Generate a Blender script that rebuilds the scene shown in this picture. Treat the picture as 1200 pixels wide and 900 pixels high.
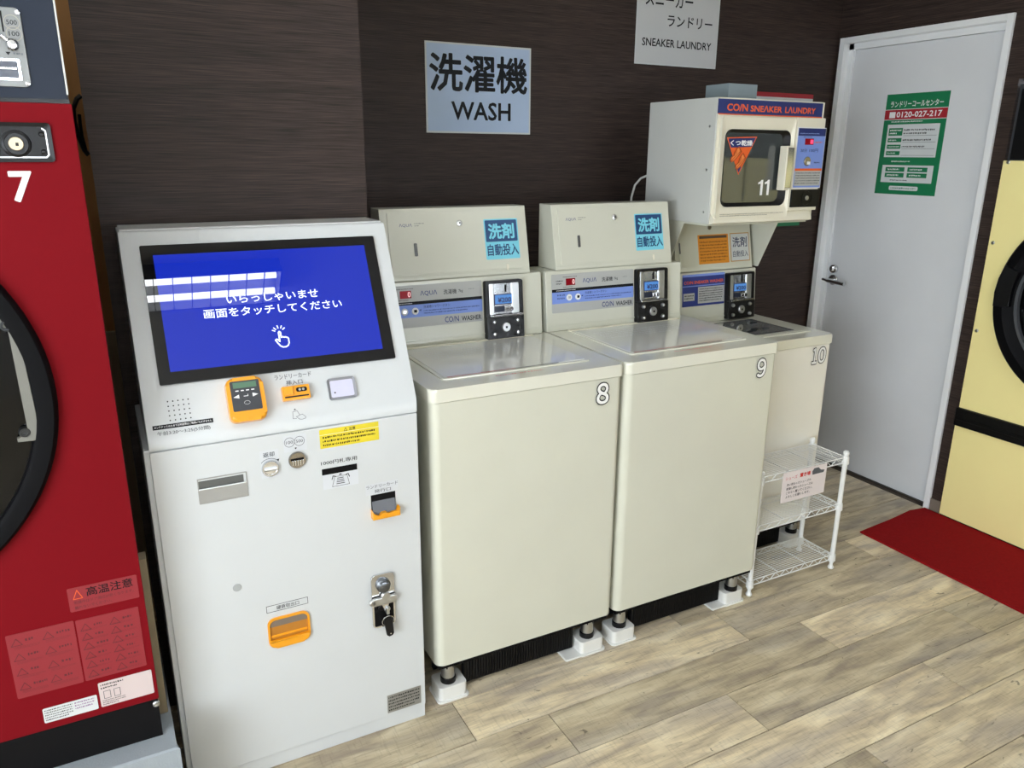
import bpy, bmesh, math, random
from mathutils import Vector, Matrix
random.seed(7)
C = bpy.context.scene.collection
SC = bpy.context.scene
for o in list(bpy.data.objects): bpy.data.objects.remove(o)

# ------------------------------------------------------------------ camera
FPX = 904.9; EYE = Vector((0, 0, 1.60))
RX = Vector((0.885862471, -0.463905132, 0.006301674))
RY = Vector((-0.127008466, -0.255551521, -0.958416543))
RZ = Vector((0.446224755, 0.848224881, -0.285303381))
cam = bpy.data.cameras.new('camera'); co = bpy.data.objects.new('camera', cam); C.objects.link(co)
cam.sensor_width = 36; cam.sensor_fit = 'HORIZONTAL'; cam.lens = FPX/1200*36; cam.clip_start = 0.02
m3 = Matrix((RX, -RY, -RZ)).transposed()
co.matrix_world = Matrix.Translation(EYE) @ m3.to_4x4()
SC.camera = co

# ------------------------------------------------------------------ world, light, exposure
w = bpy.data.worlds.new('world'); SC.world = w; w.use_nodes = True
w.node_tree.nodes['Background'].inputs[0].default_value = (0.83, 0.905, 0.98, 1)
w.node_tree.nodes['Background'].inputs[1].default_value = 9.5
SC.view_settings.view_transform = 'Standard'; SC.view_settings.look = 'None'
SC.view_settings.gamma = 1; SC.view_settings.use_curve_mapping = False
SC.view_settings.exposure = 0.60
CEIL = 2.60
LAMPS = [(-0.30, 0.600, 2.05), (2.45, 0.600, 1.60), (-0.55, -1.15, 1.40), (2.10, -1.15, 2.05)]   # cx, cy, length of the ceiling fixtures; last two unseen, added for light
TUBE_E = 17.0

def at(u, v, ax, val):
    """the point where the sight line of photo pixel (u, v) meets the plane axis=val"""
    d = RX*((u-600)/FPX) + RY*((v-450)/FPX) + RZ
    return EYE + d*((val-EYE[ax])/d[ax])

# ------------------------------------------------------------------ materials
def lin(c):
    if isinstance(c, str): c = tuple(int(c[i:i+2], 16)/255 for i in (0, 2, 4))
    return tuple(x/12.92 if x <= .04045 else ((x+.055)/1.055)**2.4 for x in c) + (1,)
MATS = {}
def mat(name, col, rough=.5, metal=0, coat=0, emit=None, es=0, var=.04, nscale=6, bump=0, spec=.5, alpha=1, trans=0):
    if name in MATS: return MATS[name]
    m = bpy.data.materials.new(name); m.use_nodes = True; MATS[name] = m
    nt = m.node_tree; N = nt.nodes; L = nt.links; b = N['Principled BSDF']
    b.inputs['Roughness'].default_value = rough; b.inputs['Metallic'].default_value = metal
    b.inputs['Coat Weight'].default_value = coat; b.inputs['Coat Roughness'].default_value = .02 if coat == 1 else .14
    b.inputs['Specular IOR Level'].default_value = spec
    b.inputs['Alpha'].default_value = alpha; b.inputs['Transmission Weight'].default_value = trans
    tc = N.new('ShaderNodeTexCoord'); no = N.new('ShaderNodeTexNoise'); no.inputs['Scale'].default_value = nscale
    no.inputs['Detail'].default_value = 5
    L.new(tc.outputs['Object'], no.inputs['Vector'])
    mx = N.new('ShaderNodeMix'); mx.data_type = 'RGBA'; c = lin(col)
    mx.inputs[6].default_value = tuple(x*(1-var) for x in c[:3])+(1,)
    mx.inputs[7].default_value = tuple(min(1, x*(1+var)) for x in c[:3])+(1,)
    L.new(no.outputs['Fac'], mx.inputs[0]); L.new(mx.outputs[2], b.inputs['Base Color'])
    if bump:
        bp = N.new('ShaderNodeBump'); bp.inputs['Strength'].default_value = bump; bp.inputs['Distance'].default_value = .002
        n2 = N.new('ShaderNodeTexNoise'); n2.inputs['Scale'].default_value = 220; L.new(tc.outputs['Object'], n2.inputs['Vector'])
        L.new(n2.outputs['Fac'], bp.inputs['Height']); L.new(bp.outputs['Normal'], b.inputs['Normal'])
    if emit:
        b.inputs['Emission Color'].default_value = lin(emit); b.inputs['Emission Strength'].default_value = es
    return m

def wall_material(name, dark, light, horizontal=True):
    m = bpy.data.materials.new(name); m.use_nodes = True
    nt = m.node_tree; N = nt.nodes; L = nt.links; b = N['Principled BSDF']; b.inputs['Roughness'].default_value = .6; b.inputs['Specular IOR Level'].default_value = .25
    tc = N.new('ShaderNodeTexCoord')
    mp = N.new('ShaderNodeMapping'); mp.inputs['Scale'].default_value = (9, 9, 520); L.new(tc.outputs['Object'], mp.inputs[0])
    n1 = N.new('ShaderNodeTexNoise'); n1.inputs['Scale'].default_value = 1; n1.inputs['Detail'].default_value = 4; L.new(mp.outputs[0], n1.inputs['Vector'])
    mp2 = N.new('ShaderNodeMapping'); mp2.inputs['Scale'].default_value = (2, 2, 60); L.new(tc.outputs['Object'], mp2.inputs[0])
    n2 = N.new('ShaderNodeTexNoise'); n2.inputs['Scale'].default_value = 1; n2.inputs['Detail'].default_value = 3; L.new(mp2.outputs[0], n2.inputs['Vector'])
    ad = N.new('ShaderNodeMath'); ad.operation = 'MULTIPLY_ADD'; ad.inputs[1].default_value = .35
    L.new(n2.outputs['Fac'], ad.inputs[0]); L.new(n1.outputs['Fac'], ad.inputs[2])
    r = N.new('ShaderNodeValToRGB'); e = r.color_ramp.elements
    e[0].position = .48; e[0].color = lin(dark); e[1].position = .92; e[1].color = lin(light)
    mid = r.color_ramp.elements.new(.70); mid.color = tuple(.55*a+.45*c for a, c in zip(lin(dark), lin(light)))
    L.new(ad.outputs[0], r.inputs[0]); L.new(r.outputs[0], b.inputs['Base Color'])
    bp = N.new('ShaderNodeBump'); bp.inputs['Strength'].default_value = .35; bp.inputs['Distance'].default_value = .001
    L.new(n1.outputs['Fac'], bp.inputs['Height']); L.new(bp.outputs['Normal'], b.inputs['Normal'])
    MATS[name] = m; return m

def plank_material():
    m = bpy.data.materials.new('weathered_wood_plank'); m.use_nodes = True
    nt = m.node_tree; N = nt.nodes; L = nt.links; b = N['Principled BSDF']
    b.inputs['Roughness'].default_value = .48; b.inputs['Specular IOR Level'].default_value = .35
    tc = N.new('ShaderNodeTexCoord'); oi = N.new('ShaderNodeObjectInfo')
    cb = N.new('ShaderNodeCombineXYZ')
    for i, k in enumerate((37., 91., 13.)):
        mu = N.new('ShaderNodeMath'); mu.operation = 'MULTIPLY'; mu.inputs[1].default_value = k
        L.new(oi.outputs['Random'], mu.inputs[0]); L.new(mu.outputs[0], cb.inputs[i])
    va = N.new('ShaderNodeVectorMath'); L.new(tc.outputs['Object'], va.inputs[0]); L.new(cb.outputs[0], va.inputs[1])
    def noise(sc, scale, det=5, dist=0):
        mp = N.new('ShaderNodeMapping'); mp.inputs['Scale'].default_value = sc; L.new(va.outputs[0], mp.inputs[0])
        n = N.new('ShaderNodeTexNoise'); n.inputs['Scale'].default_value = scale; n.inputs['Detail'].default_value = det
        n.inputs['Distortion'].default_value = dist; L.new(mp.outputs[0], n.inputs['Vector']); return n.outputs['Fac']
    def ramp(src, stops):
        r = N.new('ShaderNodeValToRGB'); e = r.color_ramp.elements
        while len(e) < len(stops): e.new(.5)
        for k, (p, c) in enumerate(stops): e[k].position = p; e[k].color = lin(c) if isinstance(c, str) else (c, c, c, 1)
        L.new(src, r.inputs[0]); return r.outputs[0]
    def mix(kind, f, a, c):
        x = N.new('ShaderNodeMix'); x.data_type = 'RGBA'; x.blend_type = kind
        if isinstance(f, float): x.inputs[0].default_value = f
        else: L.new(f, x.inputs[0])
        L.new(a, x.inputs[6])
        if isinstance(c, tuple): x.inputs[7].default_value = c
        else: L.new(c, x.inputs[7])
        return x.outputs[2]
    base = ramp(noise((3.0, 14, 1), 1.6, 7, .5), [(.32, 'a09280'), (.45, 'b8a98e'), (.55, 'cabb9d'), (.70, 'dccfb2')])
    cool = ramp(noise((1.2, 5, 1), 2.2, 3), [(.42, 0.), (.62, 1.)])
    base = mix('MIX', ramp(noise((1.2, 5, 1), 2.0, 3), [(.46, 0.), (.68, .45)]), base, lin('a39c96'))
    grain = ramp(noise((7, 130, 1), 1.6, 8, 1.0), [(.34, .74), (.46, .98), (.72, 1.07)])
    base = mix('MULTIPLY', .8, base, grain)
    saw = ramp(noise((150, 14, 1), 1.3, 3), [(.34, .72), (.46, 1.)])
    base = mix('MULTIPLY', .40, base, saw)
    knots = ramp(noise((9, 20, 1), 1.25, 6, 3.0), [(.27, .25), (.33, 1.)])
    base = mix('MULTIPLY', .75, base, knots)
    tone = ramp(oi.outputs['Random'], [(0., .93), (.35, 1.14), (.7, 1.30), (1., 1.44)])
    base = mix('MULTIPLY', 1., base, tone)
    L.new(base, b.inputs['Base Color'])
    bp = N.new('ShaderNodeBump'); bp.inputs['Strength'].default_value = .25; bp.inputs['Distance'].default_value = .001
    L.new(grain, bp.inputs['Height']); L.new(bp.outputs['Normal'], b.inputs['Normal'])
    return m

def carpet_material():
    m = mat('red_carpet', '8a1216', .95, var=.2, nscale=90, bump=1.0, spec=.1); return m

# ------------------------------------------------------------------ geometry helpers
class Frame:
    """a plane in the place: origin o, axes u (right), v (up), n (outward)"""
    def __init__(s, o, u, v):
        s.o = Vector(o); s.u = Vector(u).normalized(); s.v = Vector(v).normalized(); s.n = s.u.cross(s.v)
    def w(s, a, b, c=0): return s.o + s.u*a + s.v*b + s.n*c
    def px(s, x, y, off=0):
        d = RX*((x-600)/FPX) + RY*((y-450)/FPX) + RZ
        o = s.o + s.n*off
        p = EYE + d*((o-EYE).dot(s.n)/d.dot(s.n)) - s.o
        return (p.dot(s.u), p.dot(s.v))
    def rect(s, tl, tr, br, bl, off=0):
        a, b, c, d = [s.px(*p, off) for p in (tl, tr, br, bl)]
        return ((a[0]+d[0])/2, (b[0]+c[0])/2, (c[1]+d[1])/2, (a[1]+b[1])/2)   # u0 u1 v0 v1
    def shift(s, du, dv=0, dn=0): return Frame(s.w(du, dv, dn), s.u, s.v)
def front(y, x0=0, z0=0): return Frame((x0, y, z0), (1, 0, 0), (0, 0, 1))
def facing_left(x): return Frame((x, 0, 0), (0, -1, 0), (0, 0, 1))
def top(z, x0=0, y0=0): return Frame((x0, y0, z), (1, 0, 0), (0, 1, 0))

def rr(u0, u1, v0, v1, r=.005, seg=4):
    """rounded rectangle outline; r may be four radii (bl, br, tr, tl)"""
    rs = r if isinstance(r, tuple) else (r,)*4
    o = []
    for (cx, cy, sx, sy, a0, q) in ((u0, v0, 1, 1, 180, rs[0]), (u1, v0, -1, 1, 270, rs[1]), (u1, v1, -1, -1, 0, rs[2]), (u0, v1, 1, -1, 90, rs[3])):
        q = max(q, 1e-5)
        for k in range(seg+1):
            a = math.radians(a0+90*k/seg); o.append((cx+sx*q+q*math.cos(a), cy+sy*q+q*math.sin(a)))
    return o
def circ(cu, cv, r, n=24, ru=1): return [(cu+r*ru*math.cos(2*math.pi*k/n), cv+r*math.sin(2*math.pi*k/n)) for k in range(n)]

class MB:
    def __init__(s): s.v = []; s.f = []
    def add(s, vs, fs):
        k = len(s.v); s.v += [Vector(x) for x in vs]; s.f += [tuple(i+k for i in f) for f in fs]; return s
    def bm(s, b):
        b.verts.index_update(); return s.add([v.co.copy() for v in b.verts], [[v.index for v in f.verts] for f in b.faces])
    def prism(s, F, out, n0, n1, bev=0, seg=2):
        b = bmesh.new(); N = len(out)
        lo = [b.verts.new(F.w(u, v, n0)) for u, v in out]; hi = [b.verts.new(F.w(u, v, n1)) for u, v in out]
        fl = b.faces.new(lo[::-1]); fh = b.faces.new(hi)
        for i in range(N): b.faces.new((lo[i], lo[(i+1) % N], hi[(i+1) % N], hi[i]))
        if bev:
            es = [e for e in fh.edges]
            bmesh.ops.bevel(b, geom=es, offset=bev, segments=seg, affect='EDGES', profile=.5)
        s.bm(b); b.free(); return s
    def box(s, F, u0, u1, v0, v1, n0, n1, bev=0, seg=2):
        b = bmesh.new()
        vs = [b.verts.new(F.w(u, v, n)) for n in (n0, n1) for v in (v0, v1) for u in (u0, u1)]
        for q in ((0, 2, 3, 1), (4, 5, 7, 6), (0, 1, 5, 4), (2, 6, 7, 3), (0, 4, 6, 2), (1, 3, 7, 5)): b.faces.new([vs[i] for i in q])
        if bev: bmesh.ops.bevel(b, geom=list(b.edges), offset=bev, segments=seg, affect='EDGES', profile=.5)
        s.bm(b); b.free(); return s
    def wbox(s, a, c, bev=0, seg=2):
        return s.box(Frame((0, 0, 0), (1, 0, 0), (0, 1, 0)), a[0], c[0], a[1], c[1], a[2], c[2], bev, seg)
    def quad(s, F, u0, u1, v0, v1, n): return s.add([F.w(u0, v0, n), F.w(u1, v0, n), F.w(u1, v1, n), F.w(u0, v1, n)], [(0, 1, 2, 3)])
    def poly(s, F, out, n): return s.add([F.w(u, v, n) for u, v in out], [tuple(range(len(out)))])
    def ring(s, F, oa, ob, n0, n1, nb=None):
        """band between two outlines of equal point count; a = outer, b = inner (nb: height of inner lip)"""
        if nb is None: nb = n1
        N = len(oa); vs = [F.w(u, v, n0) for u, v in oa]+[F.w(u, v, n1) for u, v in oa]+[F.w(u, v, nb) for u, v in ob]+[F.w(u, v, n0) for u, v in ob]
        fs = []
        for i in range(N):
            j = (i+1) % N
            for k in range(4): a, c = k*N, ((k+1) % 4)*N; fs.append((a+i, a+j, c+j, c+i))
        return s.add(vs, fs)
    def lathe(s, F, cu, cv, prof, seg=32, ru=1):
        """prof: list of (radius, n)"""
        N = len(prof); vs = []; fs = []
        for k in range(seg):
            a = 2*math.pi*k/seg
            for r, n in prof: vs.append(F.w(cu+r*ru*math.cos(a), cv+r*math.sin(a), n))
        for k in range(seg):
            for i in range(N-1):
                a, c = k*N+i, ((k+1) % seg)*N+i; fs.append((a, c, c+1, a+1))
        if prof[0][0] > 1e-6 and prof[0][0] < prof[1][0]+1: pass
        s.add(vs, fs)
        if prof[-1][0] > 1e-6: s.add([F.w(cu+prof[-1][0]*ru*math.cos(2*math.pi*k/seg), cv+prof[-1][0]*math.sin(2*math.pi*k/seg), prof[-1][1]) for k in range(seg)], [tuple(range(seg))])
        return s
    def cyl(s, F, cu, cv, r, n0, n1, seg=20, bev=0, ru=1):
        return s.lathe(F, cu, cv, [(0, n0), (r, n0), (r, n1-bev), (r-bev, n1)] if bev else [(0, n0), (r, n0), (r, n1)], seg, ru)
    def tube(s, pts, r, seg=8, closed=False):
        pts = [Vector(p) for p in pts]; N = len(pts); vs = []; fs = []
        up = None
        for i, p in enumerate(pts):
            t = (pts[(i+1) % N] - pts[i-1]) if closed or 0 < i < N-1 else (pts[1]-pts[0] if i == 0 else pts[-1]-pts[-2])
            t.normalize()
            if up is None: up = t.orthogonal().normalized()
            up = (up - t*up.dot(t)).normalized(); sd = t.cross(up)
            for k in range(seg):
                a = 2*math.pi*k/seg; vs.append(p+up*r*math.cos(a)+sd*r*math.sin(a))
        for i in range(N if closed else N-1):
            for k in range(seg):
                a, c = i*seg, ((i+1) % N)*seg; q = (k+1) % seg; fs.append((a+k, a+q, c+q, c+k))
        s.add(vs, fs)
        if not closed: s.f.append(tuple(range(len(s.v)-N*seg, len(s.v)-N*seg+seg))[::-1]); s.f.append(tuple(range(len(s.v)-seg, len(s.v))))
        return s
    def ribbon(s, F, pts, wd, n, th=.0004, closed=False):
        """a flat printed stroke along 2-d points"""
        if closed: pts = list(pts)+[pts[0]]
        for (a, b) in zip(pts[:-1], pts[1:]):
            a = Vector(a); b = Vector(b); d = b-a
            if d.length < 1e-7: continue
            d.normalize(); q = Vector((-d.y, d.x))*wd/2; e = d*wd*.35
            s.poly(F, [a-e-q, b+e-q, b+e+q, a-e+q], n)
        return s

def origin_of(o):
    p = Vector((0, 0, 0))
    while o: p += o.location; o = o.parent
    return p
def mesh_obj(name, mb, m, parent=None, org=None, smooth=True):
    me = bpy.data.meshes.new(name)
    base = origin_of(parent) if parent else Vector(org or (0, 0, 0))
    me.from_pydata([tuple(v-base) for v in mb.v], [], mb.f)
    b = bmesh.new(); b.from_mesh(me); bmesh.ops.recalc_face_normals(b, faces=b.faces) ; b.to_mesh(me); b.free()
    if smooth:
        me.shade_smooth(); me.set_sharp_from_angle(angle=math.radians(38))
    me.materials.append(m)
    o = bpy.data.objects.new(name, me); C.objects.link(o)
    if smooth and len(mb.f) > 6:
        wn_m = o.modifiers.new('weighted_normal', 'WEIGHTED_NORMAL'); wn_m.keep_sharp = True; wn_m.weight = 100
    if parent: o.parent = parent
    else: o.location = base
    return o
def part(name, mb, m, parent, label=None, smooth=True):
    o = mesh_obj(name, mb, m, parent, smooth=smooth)
    if label: o['label'] = label
    return o
def thing(name, label, cat, loc, group=None):
    o = bpy.data.objects.new(name, None); C.objects.link(o); o.location = loc; o.empty_display_size = .05
    o['label'] = label; o['category'] = cat
    if group: o['group'] = group
    return o
def solo(name, mb, m, label, cat, org=None, group=None):
    if org is None:
        xs = [v.x for v in mb.v]; ys = [v.y for v in mb.v]; zs = [v.z for v in mb.v]
        org = ((min(xs)+max(xs))/2, (min(ys)+max(ys))/2, min(zs))
    o = mesh_obj(name, mb, m, None, org); o['label'] = label; o['category'] = cat
    if group: o['group'] = group
    return o
def struct(name, mb, m, parent=None):
    o = mesh_obj(name, mb, m, parent)
    if not parent: o['kind'] = 'structure'
    return o

TM = {}
def text_mesh(body, res=2):
    if (body, res) in TM: return TM[(body, res)]
    cu = bpy.data.curves.new('text', 'FONT'); cu.body = body; cu.resolution_u = res
    ob = bpy.data.objects.new('text', cu); C.objects.link(ob)
    dg = bpy.context.evaluated_depsgraph_get(); me = bpy.data.meshes.new_from_object(ob.evaluated_get(dg))
    vs = [v.co.copy() for v in me.vertices]; fs = [tuple(p.vertices) for p in me.polygons]
    bpy.data.objects.remove(ob); bpy.data.curves.remove(cu); bpy.data.meshes.remove(me)
    TM[(body, res)] = (vs, fs); return vs, fs
def text_into(mb, F, body, rect, n=.001, bold=0, res=2, shear=0, fit=True, grow=0):
    """letters filling the rectangle (u0,u1,v0,v1) of frame F; bold = stroke thickening in em"""
    u0, u1, v0, v1 = rect; vs, fs = text_mesh(body, res); bold = abs(bold)
    x0 = min(v.x for v in vs)-bold; x1 = max(v.x for v in vs)+bold; y0 = min(v.y for v in vs)-bold; y1 = max(v.y for v in vs)+bold
    sx = (u1-u0)/(x1-x0); sy = (v1-v0)/(y1-y0)
    if not fit: sx = sy = min(sx, sy)
    ou = (u0+u1)/2-sx*(x0+x1)/2; ov = (v0+v1)/2-sy*(y0+y1)/2
    b = bold+grow
    if b <= 0: dirs = [(0, 0)]
    elif b < .012: dirs = [(-b, 0), (b, 0)]
    else:
        m = 5 if b < .02 else 10; dirs = [(0, 0)]+[(b*math.cos(2*math.pi*k/m+.3), b*math.sin(2*math.pi*k/m+.3)) for k in range(m)]
    for k, (dx, dy) in enumerate(dirs):
        mb.add([F.w(ou+sx*(v.x+dx)+shear*(sy*(v.y-y0)), ov+sy*(v.y+dy), n+k*.00002) for v in vs], fs)
    return mb
def text(F, body, rect, m, parent, n=.001, bold=0, res=2, name='lettering', shear=0, fit=True, label=None):
    return part(name, text_into(MB(), F, body, rect, n, bold, res, shear, fit), m, parent, label, smooth=False)
def small_print(F, rect, rows, m, parent, n=.001, seed=1, fill=.55, gap=.35):
    """rows of tiny printed marks too fine to read"""
    r = random.Random(seed); u0, u1, v0, v1 = rect; mb = MB()
    if v1 < v0: v0, v1 = v1, v0
    h = max((v1-v0)/rows, .0012)
    for i in range(rows):
        u = u0; b = v1-h*(i+.5); end = u0+(u1-u0)*(1 if i < rows-1 else r.uniform(.6, 1))
        while u < end:
            w_ = h*r.uniform(.3, .75)*fill
            mb.quad(F, u, min(u+w_, end), b-h*fill*.5*r.uniform(.5, 1), b+h*fill*.5*r.uniform(.5, 1), n); u += w_+h*gap*r.uniform(.3, .8)
    return part('small_print', mb, m, parent, smooth=False)

# ------------------------------------------------------------------ shared materials
WALL = wall_material('dark_wood_grain_wall', '1b1512', '4c3d37')
PLANK = plank_material()
WHITE = mat('white_painted_steel', 'd0d3d4', .42)
DOORW = mat('white_door_laminate', 'dfe1e4', .5)
CREAM = mat('cream_enamel', 'd4d4c5', .28, coat=.3)
CREAM2 = mat('cream_enamel_lid', 'e2e1d3', .16, coat=.5)
CREAM3 = mat('ivory_plastic', 'ebe6d3', .35)
CREAM4 = mat('warm_cream_enamel', 'f1efe6', .28, coat=.3)
LIDW = mat('glossy_grey_window', 'e6e6e0', .04, coat=.6)
SMOKE = mat('smoked_lid_window', '8a8f91', .05, coat=1)
BLACK = mat('black_plastic', '08080a', .35, spec=.3)
BLACKM = mat('matte_black', '060506', .7, spec=.15)
INK = mat('black_print', '0b0c10', .6, spec=.2)
GREYINK = mat('grey_print', '54575c', .6)
WINK = mat('white_print', 'f2f2f2', .6)
CHROME = mat('chrome', 'd5d6d8', .12, metal=1)
STEEL = mat('brushed_steel', 'b9bab8', .32, metal=1)
STEEL2 = mat('satin_steel', 'a5a5a2', .45, metal=.85)
AMBER = mat('amber_plastic', 'f0a018', .3, coat=.3)
NAVY = mat('navy_print', '1d2a66', .5)
RED = mat('red_enamel', '760f18', .55, spec=.06)
YEL = mat('yellow_enamel', 'ffefa6', .45)
PAPER = mat('laminated_paper', 'd5d9da', .3)
PAD = mat('white_plastic_pad', 'e6e6e2', .4)

# ------------------------------------------------------------------ the setting
XR = 3.309; YB = 2.885; XL = -2.60; YF = -2.60
fl = struct('floor', MB().wbox((XL-.1, YF-.1, -.06), (XR+.9, YB+.1, -.0035)), mat('floor_seam', '463b30', .8))
def plank_mesh(L, wd):
    mb = MB().box(top(0), 0, L-.0026, 0, wd-.0028, -.004, 0, .0007, 1)
    me = bpy.data.meshes.new('plank'); me.from_pydata([tuple(v) for v in mb.v], [], mb.f); me.materials.append(PLANK); return me
PC = {}
PW = .1756; PL = 1.04
joints = {0: .764, 1: 1.000, 2: .497, 3: 1.183, 4: .683, 5: 1.130, -1: .61, -2: 1.25, -3: .86, -4: .37}   # a butt joint of each row, rows counted from y = 1.829 towards the camera
y = 1.829; row = 0
rows = []
for k in range(-6, 26):
    y1 = 1.829-k*PW; y0 = y1-PW
    rows.append((k, max(y0, YF), min(y1, YB)))
for k, y0, y1 in rows:
    if y1-y0 < .01: continue
    j = joints.get(k, (k*.377) % PL)
    x = j-PL*math.ceil((j-XL)/PL)
    while x < XR-.001:
        a, b_ = max(x, XL), min(x+PL, XR); x += PL
        if b_-a < .01: continue
        key = (round(b_-a, 3), round(y1-y0, 3))
        if key not in PC: PC[key] = plank_mesh(b_-a, y1-y0)
        o = bpy.data.objects.new('plank', PC[key]); C.objects.link(o); o.parent = fl; o.location = (a, y0, 0)

struct('ceiling', MB().wbox((XL-.1, YF-.1, CEIL), (XR+.9, YB+.1, CEIL+.08)), mat('ceiling_board', 'e9e9e6', .8))
struct('wall_back', MB().wbox((0.3, YB, -.02), (XR+.9, YB+.1, CEIL)), WALL)
struct('wall_pillar', MB().wbox((0.0, 2.20, -.02), (.684, YB+.1, CEIL)), WALL)
BROWN = mat('brown_plywood', 'ad7b45', .7, var=.15, nscale=4)
struct('wall_behind', MB().wbox((XL-.1, YB, -.02), (0.3, YB+.1, CEIL)), BROWN)
struct('trim_1', MB().wbox((-.6, YB-.03, 2.135), (0.0, YB, 2.16), .003), mat('brass', 'd8a82c', .3, metal=.8))
struct('trim_2', MB().wbox((-.6, YB-.015, 0), (0.0, YB, 1.02), .003), mat('beige_board', '9a8c72', .7, var=.12))
wl = MB(); wl.wbox((XL-.1, YF-.1, -.02), (XL, YB+.1, .30)); wl.wbox((XL-.1, YF-.1, 2.30), (XL, YB+.1, CEIL))
wl.wbox((XL-.1, YF-.1, .30), (XL, -2.4, 2.30)); wl.wbox((XL-.1, .3, .30), (XL, YB+.1, 2.30)); struct('wall_left', wl, mat('pale_wall', 'c9c6bf', .8))
win = MB(); Fl_ = Frame((XL-.05, 0, 0), (0, 1, 0), (0, 0, 1))
for a in (-2.4, -1.5, -.6, .26): win.box(Fl_, a, a+.04, .30, 2.30, -.03, .03)
for z in (.30, 2.26): win.box(Fl_, -2.4, .3, z, z+.04, -.03, .03)
struct('fill_window_2', win, mat('aluminium', '9b9da0', .4, metal=.7))  # unseen window added in the left wall to brighten the right side
# unseen shop front behind the camera, its wide window added for light
PALE = MATS['pale_wall']
wf = MB(); wf.wbox((XL-.1, YF-.1, -.02), (XR+.9, YF, .85)); wf.wbox((XL-.1, YF-.1, 2.25), (XR+.9, YF, CEIL))
wf.wbox((XL-.1, YF-.1, .85), (-.6, YF, 2.25)); wf.wbox((3.2, YF-.1, .85), (XR+.9, YF, 2.25)); struct('wall_front', wf, PALE)
win = MB(); Fw = Frame((0, YF-.05, 0), (1, 0, 0), (0, 0, 1))
for a in (-.6, .65, 1.9, 3.16): win.box(Fw, a, a+.04, .85, 2.25, -.03, .03)
for z in (.85, 2.21): win.box(Fw, -.6, 3.2, z, z+.04, -.03, .03)
wn = struct('fill_window_1', win, mat('aluminium', '9b9da0', .4, metal=.7))
GLASS = mat('window_glass', 'ffffff', 0, trans=1, var=0)
part('pane', MB().box(Fw, -.58, 3.18, .87, 2.23, -.003, .003), GLASS, wn)
for nm, loc, rot, sx, sy in (('front', (1.3, YF-.09, 1.55), (math.radians(90), 0, 0), 3.8, 1.4), ('left', (XL-.09, -1.05, 1.3), (0, math.radians(-90), 0), 1.96, 2.7)):
    ld = bpy.data.lights.new('daylight_portal', 'AREA'); ld.shape = 'RECTANGLE'; ld.size = sx; ld.size_y = sy; ld.cycles.is_portal = True
    lo = bpy.data.objects.new('daylight_portal', ld); C.objects.link(lo); lo.location = loc; lo.rotation_euler = rot
# right wall: door opening (y 2.062-2.840) and the bay of the yellow dryer (y < 1.975, z < 1.86)
DY0, DY1, DZ = 2.062, 2.840, 2.122
wr = MB()
wr.wbox((XR, DY1, -.02), (XR+.12, YB+.1, CEIL)); wr.wbox((XR, DY0-.001, DZ), (XR+.12, DY1+.001, CEIL))
wr.wbox((XR, 1.978, -.02), (XR+.12, DY0, CEIL)); wr.wbox((XR, -.03, 1.90), (XR+.12, 1.978, CEIL))
wr.wbox((XR, YF-.1, -.02), (XR+.12, -.03, CEIL))
struct('wall_right', wr, WALL)
struct('baseboard_right', MB().wbox((XR-.006, 1.985, 0), (XR, 2.036, .06)), mat('grey_baseboard', '7a6f63', .6))
# the door, its casing, lock and lever
FR = mat('white_casing', 'eef0f1', .4)
cs = MB(); xf = 3.297; FL = facing_left(xf)
cs.wbox((xf, DY1, 0), (XR+.002, DY1+.028, DZ+.026), .0015); cs.wbox((xf, DY0-.028, 0), (XR+.002, DY0, DZ+.026), .0015)
cs.wbox((xf, DY0, DZ), (XR+.002, DY1, DZ+.026), .0015)
cs.wbox((XR, DY1-.001, 0), (XR+.12, DY1+.012, DZ)); cs.wbox((XR, DY0-.012, 0), (XR+.12, DY0+.001, DZ)); cs.wbox((XR, DY0, DZ-.001), (XR+.12, DY1, DZ+.012))
cs.wbox((3.335, DY1-.028, 0), (3.43, DY1, DZ), .001); cs.wbox((3.335, DY0, DZ-.028), (3.43, DY1, DZ), .001)
struct('trim_3', cs, FR)
dr = struct('door_1', MB().wbox((3.347, DY0+.003, .007), (3.385, DY1-.030, DZ-.03), .001), DOORW)
FD = facing_left(3.347)
struct('trim_4', MB().wbox((3.34, DY0, -.001), (3.42, DY1, .004)), mat('dark_threshold', '3c352d', .6))
hu, hv = FD.px(977, 325)
tb = MB().cyl(FD, hu, hv+.045, .022, 0, .016, 24, .002); tb.box(FD, hu-.004, hu+.004, hv+.034, hv+.058, .016, .026, .002)
part('thumb_turn', tb, CHROME, dr)
ro = MB().cyl(FD, hu, hv-.012, .027, 0, .008, 28, .002); part('rosette', ro, CHROME, dr)
lv = MB(); lv.tube([FD.w(hu, hv-.012, .008), FD.w(hu, hv-.012, .05), FD.w(hu+.02, hv-.012, .058), FD.w(hu+.06, hv-.013, .058), FD.w(hu+.115, hv-.016, .056)], .0105, 12)
lv.tube([FD.w(hu, hv-.012, .05), FD.w(hu-.026, hv-.008, .052)], .007, 10)
part('door_handle', lv, CHROME, dr)

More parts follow.
